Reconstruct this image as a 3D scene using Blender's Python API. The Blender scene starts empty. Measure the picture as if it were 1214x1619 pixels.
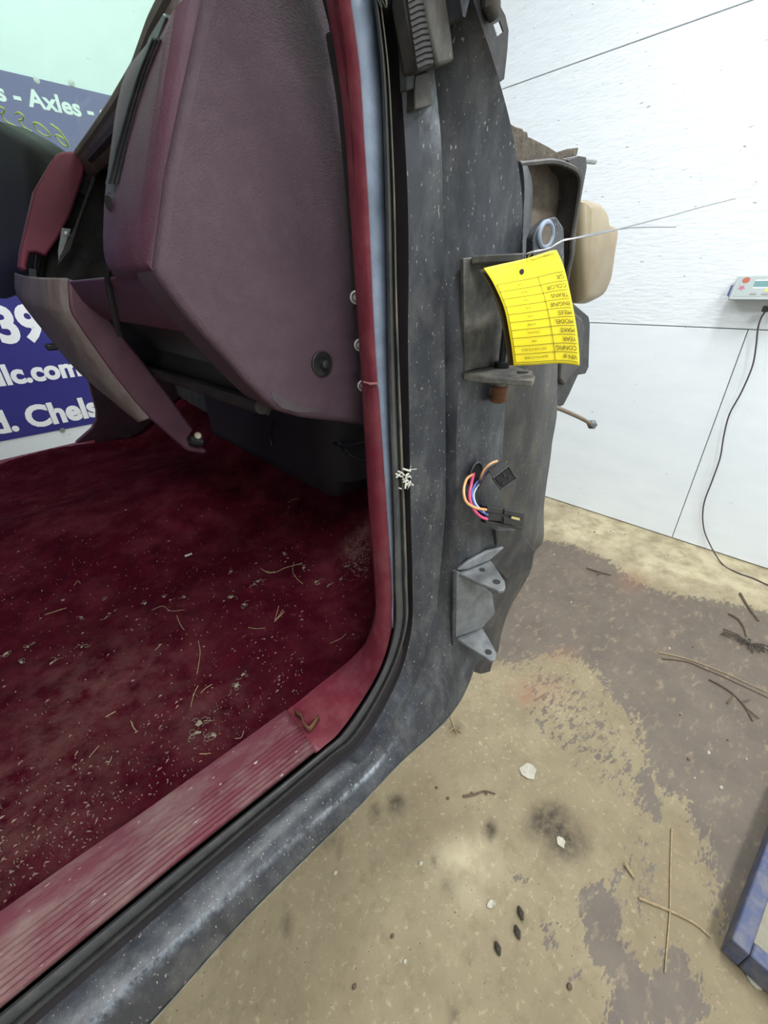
import bpy, bmesh, math, random
import numpy as np
from mathutils import Vector, Matrix
random.seed(7); rng = np.random.default_rng(7)
scene = bpy.context.scene
C = scene.collection
# ---------------------------------------------------------------- camera
HC = 1.42                                   # lens height above the shop floor (m)
F = 659.42; PITCH = math.radians(28.592); ROLL = math.radians(-1.2444); HEAD = math.radians(47.466)
hx = np.array([math.cos(HEAD), math.sin(HEAD), 0.]); rx = np.array([math.sin(HEAD), -math.cos(HEAD), 0.]); ez = np.array([0, 0, 1.])
fw = math.cos(PITCH)*hx - math.sin(PITCH)*ez; up0 = math.sin(PITCH)*hx + math.cos(PITCH)*ez
rt = math.cos(ROLL)*rx + math.sin(ROLL)*up0; upv = -math.sin(ROLL)*rx + math.cos(ROLL)*up0
cd = bpy.data.cameras.new('camera'); cam = bpy.data.objects.new('camera', cd); C.objects.link(cam)
cd.sensor_fit = 'VERTICAL'; cd.sensor_height = 36; cd.lens = 36*F/1619; cd.clip_start = .01
m = Matrix.Identity(4)
for i in range(3):
    m[i][0] = rt[i]; m[i][1] = upv[i]; m[i][2] = -fw[i]
m[2][3] = HC
cam.matrix_world = m
scene.camera = cam
# ---------------------------------------------------------------- world, lights, exposure
w = bpy.data.worlds.new('world'); scene.world = w; w.use_nodes = True
w.node_tree.nodes['Background'].inputs[0].default_value = (.9, .95, 1, 1); w.node_tree.nodes['Background'].inputs[1].default_value = .3
scene.view_settings.view_transform = 'Standard'; scene.view_settings.look = 'None'
scene.view_settings.exposure = -0.18; scene.view_settings.gamma = 1; scene.view_settings.use_curve_mapping = False
LAMPS = [(1.6, .1, 54), (1.2, -1.5, 62), (-.9, -1.6, 95), (-1.2, .9, 35), (.5, 2.3, 24)]      # ceiling LED panels: x, y, watts
# ---------------------------------------------------------------- helpers
def lin(c):
    c = [v/255 for v in c]
    return tuple((v/12.92 if v <= .04045 else ((v+.055)/1.055)**2.4) for v in c) + (1,)
def ray(x, y): return rt*(x-607) + upv*(809.5-y) + fw*F
O = np.array([0, 0, HC])
def pY(x, y, c): d = ray(x, y); return O + d*c/d[1]
def pX(x, y, c): d = ray(x, y); return O + d*c/d[0]
def pZ(x, y, c): d = ray(x, y); return O + d*c/d[2]          # c is measured from the lens height
def pP(x, y, p, n):
    d = ray(x, y); n = np.array(n, float); return O + d*((np.array(p, float)-O) @ n)/(d @ n)
RA = math.radians(1.136)
RX = np.array([math.cos(RA), math.sin(RA), 0]); RY = np.array([-math.sin(RA), math.cos(RA), 0])
def room(x, y, z): return RX*x + RY*y + ez*(z)
WX = 2.80; WY = 2.90
def pWallF(x, y, off=0): return pP(x, y, room(WX-off, 0, 0), RX)
def pWallS(x, y, off=0): return pP(x, y, room(0, WY-off, 0), RY)
def pF(x, y, h=0): return pZ(x, y, h-HC)

MATS = {}
def mat(name, c1, c2=None, rough=.6, scale=10, bump=0, bscale=120, metal=0, speck=None, dust=None, stretch=(1, 1, 1), spec=.5, detail=4, attr=None, contrast=.25):
    """two-tone noisy surface; speck=(rgb, threshold, scale); dust=(rgb, amount, scale); attr=(attribute, rgb, noise scale)"""
    if name in MATS: return MATS[name]
    M = bpy.data.materials.new(name); M.use_nodes = True; nt = M.node_tree; N = nt.nodes; L = nt.links
    b = N['Principled BSDF']; b.inputs['Roughness'].default_value = rough; b.inputs['Metallic'].default_value = metal
    b.inputs['Specular IOR Level'].default_value = spec
    tc = N.new('ShaderNodeTexCoord'); mp = N.new('ShaderNodeMapping'); mp.inputs['Scale'].default_value = stretch
    L.new(tc.outputs['Object'], mp.inputs[0])
    def noise(s, d=4, r=.6):
        n = N.new('ShaderNodeTexNoise'); n.inputs['Scale'].default_value = s; n.inputs['Detail'].default_value = d; n.inputs['Roughness'].default_value = r
        L.new(mp.outputs[0], n.inputs['Vector']); return n.outputs['Fac']
    def ramp(src, a, bb):
        r = N.new('ShaderNodeMapRange'); r.inputs[1].default_value = a; r.inputs[2].default_value = bb; L.new(src, r.inputs[0]); return r.outputs[0]
    def mix(f, a, bcol):
        x = N.new('ShaderNodeMix'); x.data_type = 'RGBA'
        if isinstance(f, float): x.inputs[0].default_value = f
        else: L.new(f, x.inputs[0])
        if isinstance(a, tuple): x.inputs[6].default_value = a
        else: L.new(a, x.inputs[6])
        if isinstance(bcol, tuple): x.inputs[7].default_value = bcol
        else: L.new(bcol, x.inputs[7])
        return x.outputs[2]
    def mul(a, bb):
        x = N.new('ShaderNodeMath'); x.operation = 'MULTIPLY'; L.new(a, x.inputs[0])
        if isinstance(bb, float): x.inputs[1].default_value = bb
        else: L.new(bb, x.inputs[1])
        return x.outputs[0]
    col = lin(c1)
    if c2: col = mix(ramp(noise(scale, detail), .5-contrast, .5+contrast), lin(c1), lin(c2))
    if dust: col = mix(mul(ramp(noise(dust[2], 6, .7), .45, .75), float(dust[1])), col, lin(dust[0]))
    if speck: col = mix(ramp(noise(speck[2], 2, .5), speck[1], speck[1]+.04), col, lin(speck[0]))
    if attr:
        at = N.new('ShaderNodeAttribute'); at.attribute_name = attr[0]
        col = mix(mul(ramp(noise(attr[2], 5, .7), .38, .62), at.outputs['Fac']), col, lin(attr[1]))
    if isinstance(col, tuple): b.inputs['Base Color'].default_value = col
    else: L.new(col, b.inputs['Base Color'])
    if bump:
        bp = N.new('ShaderNodeBump'); bp.inputs['Strength'].default_value = bump; bp.inputs['Distance'].default_value = .004
        L.new(noise(bscale, 5, .65), bp.inputs['Height']); L.new(bp.outputs[0], b.inputs['Normal'])
    MATS[name] = M
    return M

def tag(o, label=None, cat=None, group=None, kind=None):
    if label: o['label'] = label
    if cat: o['category'] = cat
    if group: o['group'] = group
    if kind: o['kind'] = kind
    return o
def empty(name, loc, label, cat, group=None):
    o = bpy.data.objects.new(name, None); o.location = loc; o.empty_display_size = .05; C.objects.link(o)
    return tag(o, label, cat, group)
def wloc(o):
    v = Vector((0, 0, 0))
    while o: v += Vector(o.location); o = o.parent
    return v
class B:
    """collects geometry in world coordinates, build() makes one mesh object"""
    def __init__(s): s.v = []; s.f = []; s.attr = []
    def add(s, vs, fs, a=0):
        k = len(s.v); s.v += [tuple(map(float, p)) for p in vs]; s.f += [tuple(i+k for i in f) for f in fs]
        s.attr += list(a) if hasattr(a, '__len__') else [a]*len(vs)
        return s
    def hexa(s, p):            # 8 corners: 0-3 one side, 4-7 other side
        return s.add(p, [(0, 3, 2, 1), (4, 5, 6, 7), (0, 1, 5, 4), (1, 2, 6, 5), (2, 3, 7, 6), (3, 0, 4, 7)])
    def box(s, c, size, ax=None):
        c = np.array(c, float); ax = ax if ax is not None else np.eye(3); h = np.array(size, float)/2
        P = [c + ax[0]*sx*h[0] + ax[1]*sy*h[1] + ax[2]*sz*h[2] for sz in (-1, 1) for sx, sy in ((-1, -1), (1, -1), (1, 1), (-1, 1))]
        return s.hexa(P)
    def slab(s, pts, off):     # polygon extruded by vector off
        pts = [np.array(p, float) for p in pts]; off = np.array(off, float); n = len(pts)
        return s.add(pts + [p+off for p in pts], [tuple(range(n)), tuple(range(2*n-1, n-1, -1))] + [(i, i+n, (i+1) % n+n, (i+1) % n) for i in range(n)])
    def loft(s, lines, closed=False, attrs=None):     # lines of equal length -> strip surface
        n = len(lines[0]); vs = [p for l in lines for p in l]; fs = []
        for j in range(len(lines)-1):
            for i in range(n if closed else n-1):
                i2 = (i+1) % n
                fs.append((j*n+i, j*n+i2, (j+1)*n+i2, (j+1)*n+i))
        return s.add(vs, fs, [x for a in attrs for x in (a if hasattr(a, '__len__') else [a]*n)] if attrs else 0)
    def tube(s, path, r, seg=8, cap=True):
        path = [np.array(p, float) for p in path]; n = len(path); rs = r if hasattr(r, '__len__') else [r]*n
        ref = None; vs = []
        for i in range(n):
            t = path[min(i+1, n-1)]-path[max(i-1, 0)]; t = t/(np.linalg.norm(t)+1e-12)
            if ref is None: ref = np.cross(t, [0.31, .22, .93]); 
            u = ref - t*(ref @ t); u /= (np.linalg.norm(u)+1e-12); ref = u; v2 = np.cross(t, u)
            vs += [path[i] + rs[i]*(math.cos(a)*u + math.sin(a)*v2) for a in np.linspace(0, 2*math.pi, seg, endpoint=False)]
        fs = [(i*seg+k, i*seg+(k+1) % seg, (i+1)*seg+(k+1) % seg, (i+1)*seg+k) for i in range(n-1) for k in range(seg)]
        if cap: fs += [tuple(range(seg-1, -1, -1)), tuple(range((n-1)*seg, n*seg))]
        return s.add(vs, fs)
    def cyl(s, c, axis, prof, seg=20):       # lathe: prof = [(along, radius)...]
        axis = np.array(axis, float); axis /= np.linalg.norm(axis); c = np.array(c, float)
        return s.tube_prof(c, axis, prof, seg)
    def tube_prof(s, c, axis, prof, seg):
        u = np.cross(axis, [.3, .2, .93]) if abs(axis[2]) < .99 else np.array([1., 0, 0]); u /= np.linalg.norm(u); v = np.cross(axis, u); vs = []
        for (h, r) in prof: vs += [c + axis*h + r*(math.cos(a)*u+math.sin(a)*v) for a in np.linspace(0, 2*math.pi, seg, endpoint=False)]
        n = len(prof)
        fs = [(i*seg+k, i*seg+(k+1) % seg, (i+1)*seg+(k+1) % seg, (i+1)*seg+k) for i in range(n-1) for k in range(seg)]
        fs += [tuple(range(seg-1, -1, -1)), tuple(range((n-1)*seg, n*seg))]
        return s.add(vs, fs)
    def build(s, name, material, parent=None, bevel=0, smooth=35, solid=0, subsurf=0, attrname='wear', bseg=2, fixn=True):
        P = np.array(s.v); lo = P.min(0); hi = P.max(0); c = (lo+hi)/2
        if parent is None: c[2] = lo[2]
        me = bpy.data.meshes.new(name); me.from_pydata([tuple(p-c) for p in P], [], s.f)
        if any(s.attr):
            a = me.attributes.new(attrname, 'FLOAT', 'POINT'); a.data.foreach_set('value', [float(x) for x in s.attr])
        if fixn:
            bm = bmesh.new(); bm.from_mesh(me); bmesh.ops.recalc_face_normals(bm, faces=bm.faces); bm.to_mesh(me); bm.free()
        me.validate()
        if smooth:
            me.shade_smooth(); me.set_sharp_from_angle(angle=math.radians(smooth))
        me.materials.append(material)
        o = bpy.data.objects.new(name, me); C.objects.link(o)
        if parent: o.parent = parent; o.location = Vector(c)-wloc(parent)
        else: o.location = Vector(c)
        if solid:
            md = o.modifiers.new('solid', 'SOLIDIFY'); md.thickness = solid; md.offset = 0
        if subsurf:
            md = o.modifiers.new('sub', 'SUBSURF'); md.levels = subsurf; md.render_levels = subsurf
        if bevel:
            md = o.modifiers.new('bevel', 'BEVEL'); md.width = bevel; md.segments = bseg; md.limit_method = 'ANGLE'; md.angle_limit = math.radians(30)
        return o
def crom(pts, n=8, closed=False):       # Catmull-Rom through points
    P = [np.array(p, float) for p in pts]; N_ = len(P); out = []
    for i in range(N_ if closed else N_-1):
        if closed: a, b, c, d = P[i-1], P[i], P[(i+1) % N_], P[(i+2) % N_]
        else: a, b, c, d = P[max(i-1, 0)], P[i], P[i+1], P[min(i+2, N_-1)]
        for k in range(n):
            t = k/n; out.append(.5*((2*b)+(-a+c)*t+(2*a-5*b+4*c-d)*t*t+(-a+3*b-3*c+d)*t**3))
    if not closed: out.append(P[-1])
    return out
def lerp(a, b, t): return np.array(a)*(1-t)+np.array(b)*t
def text_geo(body, size=1., offset=0., align='LEFT', space=1., shear=0):
    cu = bpy.data.curves.new('txt', 'FONT'); cu.body = body; cu.size = size; cu.offset = offset; cu.align_x = align; cu.space_character = space; cu.resolution_u = 4
    ob = bpy.data.objects.new('txt', cu); C.objects.link(ob)
    dg = bpy.context.evaluated_depsgraph_get(); me = bpy.data.meshes.new_from_object(ob.evaluated_get(dg))
    vs = [np.array(v.co) for v in me.vertices]; fs = [tuple(p.vertices) for p in me.polygons]
    bpy.data.objects.remove(ob); bpy.data.curves.remove(cu); bpy.data.meshes.remove(me)
    return vs, fs
# ---------------------------------------------------------------- materials
BLACK = mat('black_body_paint', (37, 39, 44), (57, 60, 67), rough=.42, scale=16, bump=.12, bscale=160, dust=((112, 112, 110), .5, 40), speck=((150, 148, 142), .68, 480), attr=('wear', (176, 184, 192), 110), stretch=(1, 1, .4))
BLACK2 = mat('black_inner_panel', (46, 46, 49), (68, 66, 63), rough=.55, scale=14, bump=.15, bscale=140, dust=((112, 104, 90), .5, 30), speck=((150, 146, 136), .70, 420), stretch=(1, 1, .4))
DARKPL = mat('dark_plastic', (34, 34, 37), (48, 47, 48), rough=.55, scale=30, bump=.1, bscale=300, dust=((110, 104, 94), .35, 40))
BLACKPL = mat('black_plastic', (24, 24, 26), (34, 34, 36), rough=.45, scale=40, dust=((90, 88, 84), .2, 60))
RUBBER = mat('seal_rubber', (44, 46, 49), (58, 60, 62), rough=.65, scale=40, bump=.2, bscale=260, dust=((96, 94, 86), .4, 70), stretch=(1, 1, .5), attr=('wear', (146, 138, 112), 60))
PRIMER = mat('bare_flange_metal', (156, 170, 190), (116, 128, 146), rough=.5, scale=22, dust=((60, 64, 70), .4, 30))
TRIM = mat('red_trim_plastic', (122, 43, 57), (102, 35, 48), rough=.5, scale=25, bump=.12, bscale=400, dust=((170, 110, 112), .35, 30))
SILL = mat('sill_plate_plastic', (116, 58, 68), (98, 46, 56), rough=.55, scale=18, bump=.15, bscale=300, dust=((150, 132, 124), .7, 34), speck=((186, 172, 160), .71, 260), stretch=(.35, 1, 1))
DASH = mat('dash_vinyl', (84, 65, 74), (70, 53, 62), rough=.6, scale=14, bump=.35, bscale=700, dust=((108, 90, 96), .35, 30), spec=.35)
DASHD = mat('dash_vinyl_dark', (84, 46, 62), (68, 38, 50), rough=.5, scale=18, bump=.3, bscale=700, dust=((98, 76, 84), .35, 26))
BURG = mat('burgundy_dash_trim', (120, 42, 62), (100, 36, 52), rough=.6, scale=20, bump=.25, bscale=600)
BROWN = mat('dark_brown_plastic', (44, 37, 36), (34, 29, 29), rough=.6, scale=20, bump=.2, bscale=500, dust=((100, 90, 80), .3, 30))
TAN = mat('dusty_brown_plastic', (112, 98, 92), (84, 70, 68), rough=.6, scale=16, bump=.2, bscale=400, dust=((150, 144, 140), .5, 14))
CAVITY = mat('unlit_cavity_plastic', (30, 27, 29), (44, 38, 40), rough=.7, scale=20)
GALV = mat('bare_hinge_metal', (128, 130, 130), (98, 101, 102), rough=.5, scale=60, metal=.25, bump=.2, bscale=300, dust=((78, 80, 82), .6, 50))
HINGE = mat('painted_hinge_steel', (76, 75, 73), (98, 95, 88), rough=.55, scale=40, bump=.2, bscale=260, dust=((150, 146, 128), .75, 36))
RUST = mat('rust', (120, 82, 54), (86, 54, 38), rough=.85, scale=120, bump=.5, bscale=400, dust=((150, 100, 60), .6, 200))
STEEL = mat('plated_steel', (170, 170, 168), (140, 140, 138), rough=.35, scale=80, metal=.6)
BOTTLE = mat('yellowed_bottle_plastic', (160, 148, 122), (142, 126, 98), rough=.45, scale=9, dust=((128, 106, 74), .5, 12))
CLOTH = mat('dirty_cowl_fabric', (104, 94, 82), (74, 68, 62), rough=.95, scale=60, bump=.9, bscale=200, dust=((140, 128, 110), .6, 80))
BOXBR = mat('brown_box_liner', (112, 100, 88), (78, 70, 64), rough=.8, scale=22, bump=.2, bscale=120, dust=((180, 168, 150), .35, 30))
YELLOW = mat('yellow_tag_card', (250, 228, 2), (246, 222, 0), rough=.55, scale=30)
INK = mat('black_ink', (48, 40, 8), rough=.7)
WIRE = mat('tie_wire', (150, 152, 154), rough=.35, metal=.5)
WHITEP = mat('white_painted_osb', (236, 241, 243), (226, 232, 235), rough=.75, scale=30, stretch=(1, .3, 1.2), bump=1., bscale=60, speck=((150, 155, 158), .72, 80))
WHITEP2 = mat('white_painted_board', (234, 240, 242), (226, 233, 236), rough=.7, scale=12, bump=.15, bscale=40, speck=((170, 174, 176), .76, 60), stretch=(1, .3, 1))
SEAM = mat('seam_backing', (120, 124, 126), rough=.9)
CEIL = mat('white_ceiling', (232, 234, 234), (224, 226, 226), rough=.85, scale=4)
NAVY = mat('banner_blue', (44, 42, 128), (40, 38, 118), rough=.5, scale=6)
WHITEI = mat('banner_white_print', (240, 242, 244), rough=.55)
MARK = mat('yellow_paint_marker', (214, 222, 96), rough=.6)
LINT = mat('grey_lint', (150, 142, 120), (118, 110, 94), rough=.95, scale=200)
STRAW = mat('dry_straw', (172, 154, 120), (136, 116, 86), rough=.9, scale=120)
TWIG = mat('dry_twig', (110, 94, 76), (80, 66, 54), rough=.9, scale=90)
CRUMB = mat('pale_crumbs', (160, 132, 118), (104, 74, 72), rough=.95, scale=300)
PAPER = mat('white_paper_scrap', (190, 186, 170), (164, 158, 140), rough=.9, scale=60)
BLUE = mat('blue_scale_paint', (60, 71, 112), (84, 88, 106), rough=.55, scale=18, dust=((128, 122, 112), .7, 26), bump=.15, bscale=90)
PLATE = mat('dusty_scale_deck', (150, 146, 128), (126, 122, 106), rough=.85, scale=16, bump=.5, bscale=60, dust=((120, 114, 100), .5, 24))
GREYPL = mat('pale_grey_case', (166, 172, 170), (156, 163, 162), rough=.5, scale=20)
CORD = mat('dark_cord', (70, 60, 66), rough=.6)
def carpet_material():
    M = mat('burgundy_carpet', (86, 16, 32), (54, 9, 21), rough=1, scale=40, bump=1, bscale=420, dust=((116, 52, 62), .6, 12), speck=((150, 112, 104), .77, 190), spec=.05, contrast=.3, attr=('wear', (132, 92, 88), 34))
    return M
CARPET = carpet_material()
def concrete():
    M = bpy.data.materials.new('stained_concrete'); M.use_nodes = True; nt = M.node_tree; N = nt.nodes; L = nt.links; b = N['Principled BSDF']
    tc = N.new('ShaderNodeTexCoord')
    def noise(s, d=5, r=.6, st=(1, 1, 1), rot=0):
        mp = N.new('ShaderNodeMapping'); mp.inputs['Scale'].default_value = st; mp.inputs['Rotation'].default_value = (0, 0, rot); L.new(tc.outputs['Object'], mp.inputs[0])
        n = N.new('ShaderNodeTexNoise'); n.inputs['Scale'].default_value = s; n.inputs['Detail'].default_value = d; n.inputs['Roughness'].default_value = r
        L.new(mp.outputs[0], n.inputs['Vector']); return n.outputs['Fac']
    def rng_(src, a, c, lo=0, hi=1):
        r = N.new('ShaderNodeMapRange'); r.inputs[1].default_value = a; r.inputs[2].default_value = c; r.inputs[3].default_value = lo; r.inputs[4].default_value = hi; L.new(src, r.inputs[0]); return r.outputs[0]
    def op(o, a, c):
        x = N.new('ShaderNodeMath'); x.operation = o
        for i, q in ((0, a), (1, c)):
            if isinstance(q, (int, float)): x.inputs[i].default_value = q
            else: L.new(q, x.inputs[i])
        return x.outputs[0]
    def mix(f, a, c):
        x = N.new('ShaderNodeMix'); x.data_type = 'RGBA'; L.new(f, x.inputs[0])
        for i, q in ((6, a), (7, c)):
            if isinstance(q, tuple): x.inputs[i].default_value = q
            else: L.new(q, x.inputs[i])
        return x.outputs[2]
    def att(n):
        a = N.new('ShaderNodeAttribute'); a.attribute_name = n; return a.outputs['Fac']
    col = mix(rng_(noise(4), .3, .7), lin((156, 143, 114)), lin((132, 119, 93)))
    col = mix(op('MULTIPLY', rng_(noise(22, 6, .7), .5, .72), .6), col, lin((114, 102, 78)))
    col = mix(op('MULTIPLY', rng_(noise(60, 4, .6), .58, .66), .5), col, lin((184, 172, 142)))
    col = mix(op('MULTIPLY', att('pale'), rng_(noise(9), .3, .6)), col, lin((196, 184, 152)))
    col = mix(op('MULTIPLY', rng_(noise(1.6, 6, .65), .42, .66), .45), col, lin((122, 108, 84)))
    # damp / oily film: smooth mask broken up by streaky noise
    br = op('SUBTRACT', op('ADD', op('MULTIPLY', noise(22, 4, .6, (1, 2.6, 1), math.radians(28)), .9), op('MULTIPLY', noise(70, 3, .6, (1, 2, 1), math.radians(28)), .5)), .7)
    wet = rng_(op('ADD', att('wet'), op('MULTIPLY', br, 1.5)), .47, .53)
    wcol = mix(rng_(noise(7, 5, .65), .35, .7), lin((92, 82, 73)), lin((110, 98, 87)))
    wcol = mix(op('MULTIPLY', rng_(noise(16, 6, .7, (1, 2, 1), .5), .55, .68), .75), wcol, lin((150, 134, 108)))
    col = mix(op('MULTIPLY', wet, .92), col, wcol)
    col = mix(op('MULTIPLY', att('oil'), rng_(noise(30, 5, .7), .2, .6)), col, lin((62, 53, 43)))
    col = mix(op('MULTIPLY', att('red'), rng_(noise(34, 5, .7), .3, .7)), col, lin((146, 98, 74)))
    col = mix(rng_(noise(120, 2, .5), .70, .73), col, lin((96, 82, 64)))
    L.new(col, b.inputs['Base Color'])
    L.new(rng_(wet, 0, 1, .85, .6), b.inputs['Roughness'])
    bp = N.new('ShaderNodeBump'); bp.inputs['Strength'].default_value = .35; bp.inputs['Distance'].default_value = .004
    L.new(noise(80, 6, .7), bp.inputs['Height']); L.new(bp.outputs[0], b.inputs['Normal'])
    return M
def glass(name, tint, gloss=.06, rough=.02, haze=.2):
    M = bpy.data.materials.new(name); M.use_nodes = True; nt = M.node_tree; N = nt.nodes; L = nt.links; N.clear()
    o = N.new('ShaderNodeOutputMaterial'); t = N.new('ShaderNodeBsdfTransparent'); t.inputs[0].default_value = lin(tint)
    g = N.new('ShaderNodeBsdfGlossy'); g.inputs['Roughness'].default_value = rough; x = N.new('ShaderNodeMixShader'); x.inputs[0].default_value = gloss
    df = N.new('ShaderNodeBsdfTranslucent'); df.inputs[0].default_value = lin((226, 238, 232)); d2_ = N.new('ShaderNodeBsdfDiffuse'); d2_.inputs[0].default_value = lin((210, 222, 216))
    xd = N.new('ShaderNodeMixShader'); xd.inputs[0].default_value = .35; L.new(df.outputs[0], xd.inputs[1]); L.new(d2_.outputs[0], xd.inputs[2])
    xh = N.new('ShaderNodeMixShader'); xh.inputs[0].default_value = haze; L.new(t.outputs[0], xh.inputs[1]); L.new(xd.outputs[0], xh.inputs[2])
    L.new(xh.outputs[0], x.inputs[1]); L.new(g.outputs[0], x.inputs[2]); L.new(x.outputs[0], o.inputs[0]); return M
def emit(name, col, s):
    M = bpy.data.materials.new(name); M.use_nodes = True; b = M.node_tree.nodes['Principled BSDF']
    b.inputs['Base Color'].default_value = lin(col); b.inputs['Emission Color'].default_value = lin(col); b.inputs['Emission Strength'].default_value = s; return M
CONC = concrete()
WGLASS = glass('green_tinted_windshield', (200, 232, 214), .05, .02, .18)
LED = emit('led_diffuser', (245, 250, 255), 6)

# ================================================================ ROOM
def inpoly(px, py, poly):
    poly = np.array(poly); x0 = poly[:, 0]; y0 = poly[:, 1]; x1 = np.roll(x0, -1); y1 = np.roll(y0, -1)
    ins = np.zeros(px.shape, bool); dist = np.full(px.shape, 1e9)
    for a, b_, c, d in zip(x0, y0, x1, y1):
        cond = ((b_ > py) != (d > py)); 
        with np.errstate(divide='ignore', invalid='ignore'):
            xi = (c-a)*(py-b_)/(d-b_)+a
        ins ^= cond & (px < xi)
        ex, ey = c-a, d-b_; t = np.clip(((px-a)*ex+(py-b_)*ey)/(ex*ex+ey*ey+1e-12), 0, 1)
        dist = np.minimum(dist, np.hypot(px-(a+t*ex), py-(b_+t*ey)))
    return np.where(ins, dist, -dist)
def make_floor():
    xs = np.concatenate([np.linspace(-4, -.6, 12), np.arange(-.58, 3.4, .018)]); ys = np.concatenate([np.linspace(-3.6, -1.22, 10), np.arange(-1.2, 2.4, .018), np.linspace(2.45, 3.6, 5)])
    X, Y = np.meshgrid(xs, ys, indexing='ij'); n, k = X.shape
    vs = np.stack([X.ravel(), Y.ravel(), np.zeros(X.size)], 1)
    idx = np.arange(n*k).reshape(n, k)
    fs = np.stack([idx[:-1, :-1], idx[1:, :-1], idx[1:, 1:], idx[:-1, 1:]], -1).reshape(-1, 4)
    me = bpy.data.meshes.new('floor'); me.from_pydata(vs.tolist(), [], fs.tolist())
    fl = lambda pts: [tuple(pF(*p)[:2]) for p in pts]
    px, py = vs[:, 0], vs[:, 1]
    wet = np.zeros(len(px)); oil = wet.copy(); red = wet.copy(); pale = wet.copy()
    def soft(poly, wd, val=1): return np.clip(.5+inpoly(px, py, fl(poly))/wd, 0, 1)*val
    big = [(700, 905), (845, 852), (905, 862), (960, 884), (1000, 918), (1050, 938), (1100, 945), (1160, 955), (1214, 968), (1400, 1020), (1600, 1500), (1400, 1640), (1250, 1580), (1149, 1487), (1140, 1440), (1123, 1381), (1119, 1339), (1094, 1296), (1081, 1262), (1043, 1246),
           (1034, 1237), (1017, 1182), (1005, 1135), (971, 1110), (945, 1063), (916, 1042), (886, 1032), (848, 1038), (810, 1053), (785, 1046), (730, 1040)]
    wet = np.maximum(wet, soft(big, .16))
    wet = np.maximum(wet, soft([(835, 1045), (900, 1050), (960, 1110), (1010, 1180), (1045, 1290), (1050, 1310), (1000, 1300), (940, 1240), (880, 1200), (830, 1150), (815, 1090)], .12, .43))
    wet = np.maximum(wet, soft([(1002, 1200), (1022, 1212), (1045, 1250), (1052, 1307), (1008, 1285)], .05, .75))
    wet = np.maximum(wet, soft([(905, 1400), (958, 1392), (978, 1365), (986, 1480), (1002, 1500), (1022, 1540), (1070, 1478), (1088, 1505), (1128, 1595), (1100, 1640), (955, 1640), (962, 1545), (920, 1510), (913, 1440)], .07, .85))
    wet = np.maximum(wet, soft([(985, 1300), (1040, 1320), (1060, 1400), (1050, 1480), (1000, 1480), (975, 1370)], .08, .42))
    wet = np.maximum(wet, soft([(800, 1370), (845, 1375), (840, 1405), (800, 1400)], .03, .5))
    wet = np.maximum(wet, soft([(850, 1450), (890, 1440), (895, 1470), (880, 1520), (855, 1500)], .03, .5))
    wet = np.maximum(wet, soft([(885, 1545), (920, 1515), (930, 1560), (890, 1570)], .03, .55))
    def blob(x, y, rx_, ry_, ang=0):
        c = pF(x, y); a = pF(x+rx_, y); b_ = pF(x, y+ry_); ra = np.hypot(*(a-c)[:2]); rb = np.hypot(*(b_-c)[:2]); ux = (a-c)[:2]/ra; uy = (b_-c)[:2]/rb
        d = np.stack([px-c[0], py-c[1]], 1); Mx = np.linalg.inv(np.stack([ux*ra, uy*rb], 1)); q = d @ Mx.T
        return np.clip(1.25-np.hypot(q[:, 0], q[:, 1])*.9, 0, 1)
    for x, y, a, b_, s in [(868, 1300, 36, 34, 1), (895, 1330, 40, 36, .75), (775, 1312, 10, 15, 1), (627, 1272, 14, 16, .9), (592, 1284, 11, 14, .6), (522, 1332, 16, 10, .5), (537, 1345, 8, 9, .5), (455, 1460, 10, 22, .6), (718, 1152, 12, 10, .7), (688, 1362, 10, 8, .5), (705, 1400, 12, 14, .5), (715, 1600, 10, 18, .5), (823, 1445, 7, 12, .9), (818, 1475, 5, 12, .7), (786, 1500, 5, 12, .8)]:
        oil = np.maximum(oil, np.clip(blob(x, y, a, b_)*s*1.3, 0, 1))
    for x, y, a, b_, s in [(835, 1100, 18, 16, 1), (850, 1090, 50, 26, .5), (1000, 918, 26, 20, .6), (890, 1035, 30, 14, .5)]: red = np.maximum(red, blob(x, y, a, b_)*s)
    pale = np.maximum(pale, soft([(840, 770), (1214, 890), (1300, 960), (1214, 960), (1100, 935), (1000, 905), (950, 870), (840, 840)], .25))
    pale = np.maximum(pale, blob(735, 1370, 50, 60)*.8)
    for nme, arr in (('wet', wet), ('oil', oil), ('red', red), ('pale', pale)):
        a = me.attributes.new(nme, 'FLOAT', 'POINT'); a.data.foreach_set('value', arr.astype(np.float32))
    me.materials.append(CONC); o = bpy.data.objects.new('floor', me); C.objects.link(o)
    tag(o, 'stained tan concrete shop floor with dark damp patches', 'floor', kind='structure')
make_floor()
CZ = HC+2.2
def wallbox(name, label, p0, p1, th, matl):      # box in room axes
    ax = np.stack([RX, RY, ez]); c = (np.array(p0)+np.array(p1))/2; o = B().box(room(*c), np.abs(np.array(p1)-np.array(p0)), ax).build(name, matl, smooth=0)
    return tag(o, label, 'wall' if 'wall' in name else 'ceiling', kind='structure')
wf = wallbox('wall_front', 'white painted strand board wall behind the scale indicator', (WX+.012, -3.3, 0), (WX+.1, WY+.1, CZ), 0, SEAM)
ws = wallbox('wall_left', 'white wall carrying the blue lettered banner', (-3.5, WY, 0), (WX+.1, WY+.1, CZ), 0, WHITEP2)
wallbox('wall_right', 'white wall behind the photographer', (-3.5, -3.4, 0), (WX+.1, -3.3, CZ), 0, WHITEP2)
wallbox('wall_back', 'white wall at the rear of the bay', (-3.6, -3.4, 0), (-3.5, WY+.1, CZ), 0, WHITEP2)
wallbox('ceiling', 'white ceiling of the bay', (-3.6, -3.4, CZ), (WX+.1, WY+.1, CZ+.08), 0, CEIL)
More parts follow.
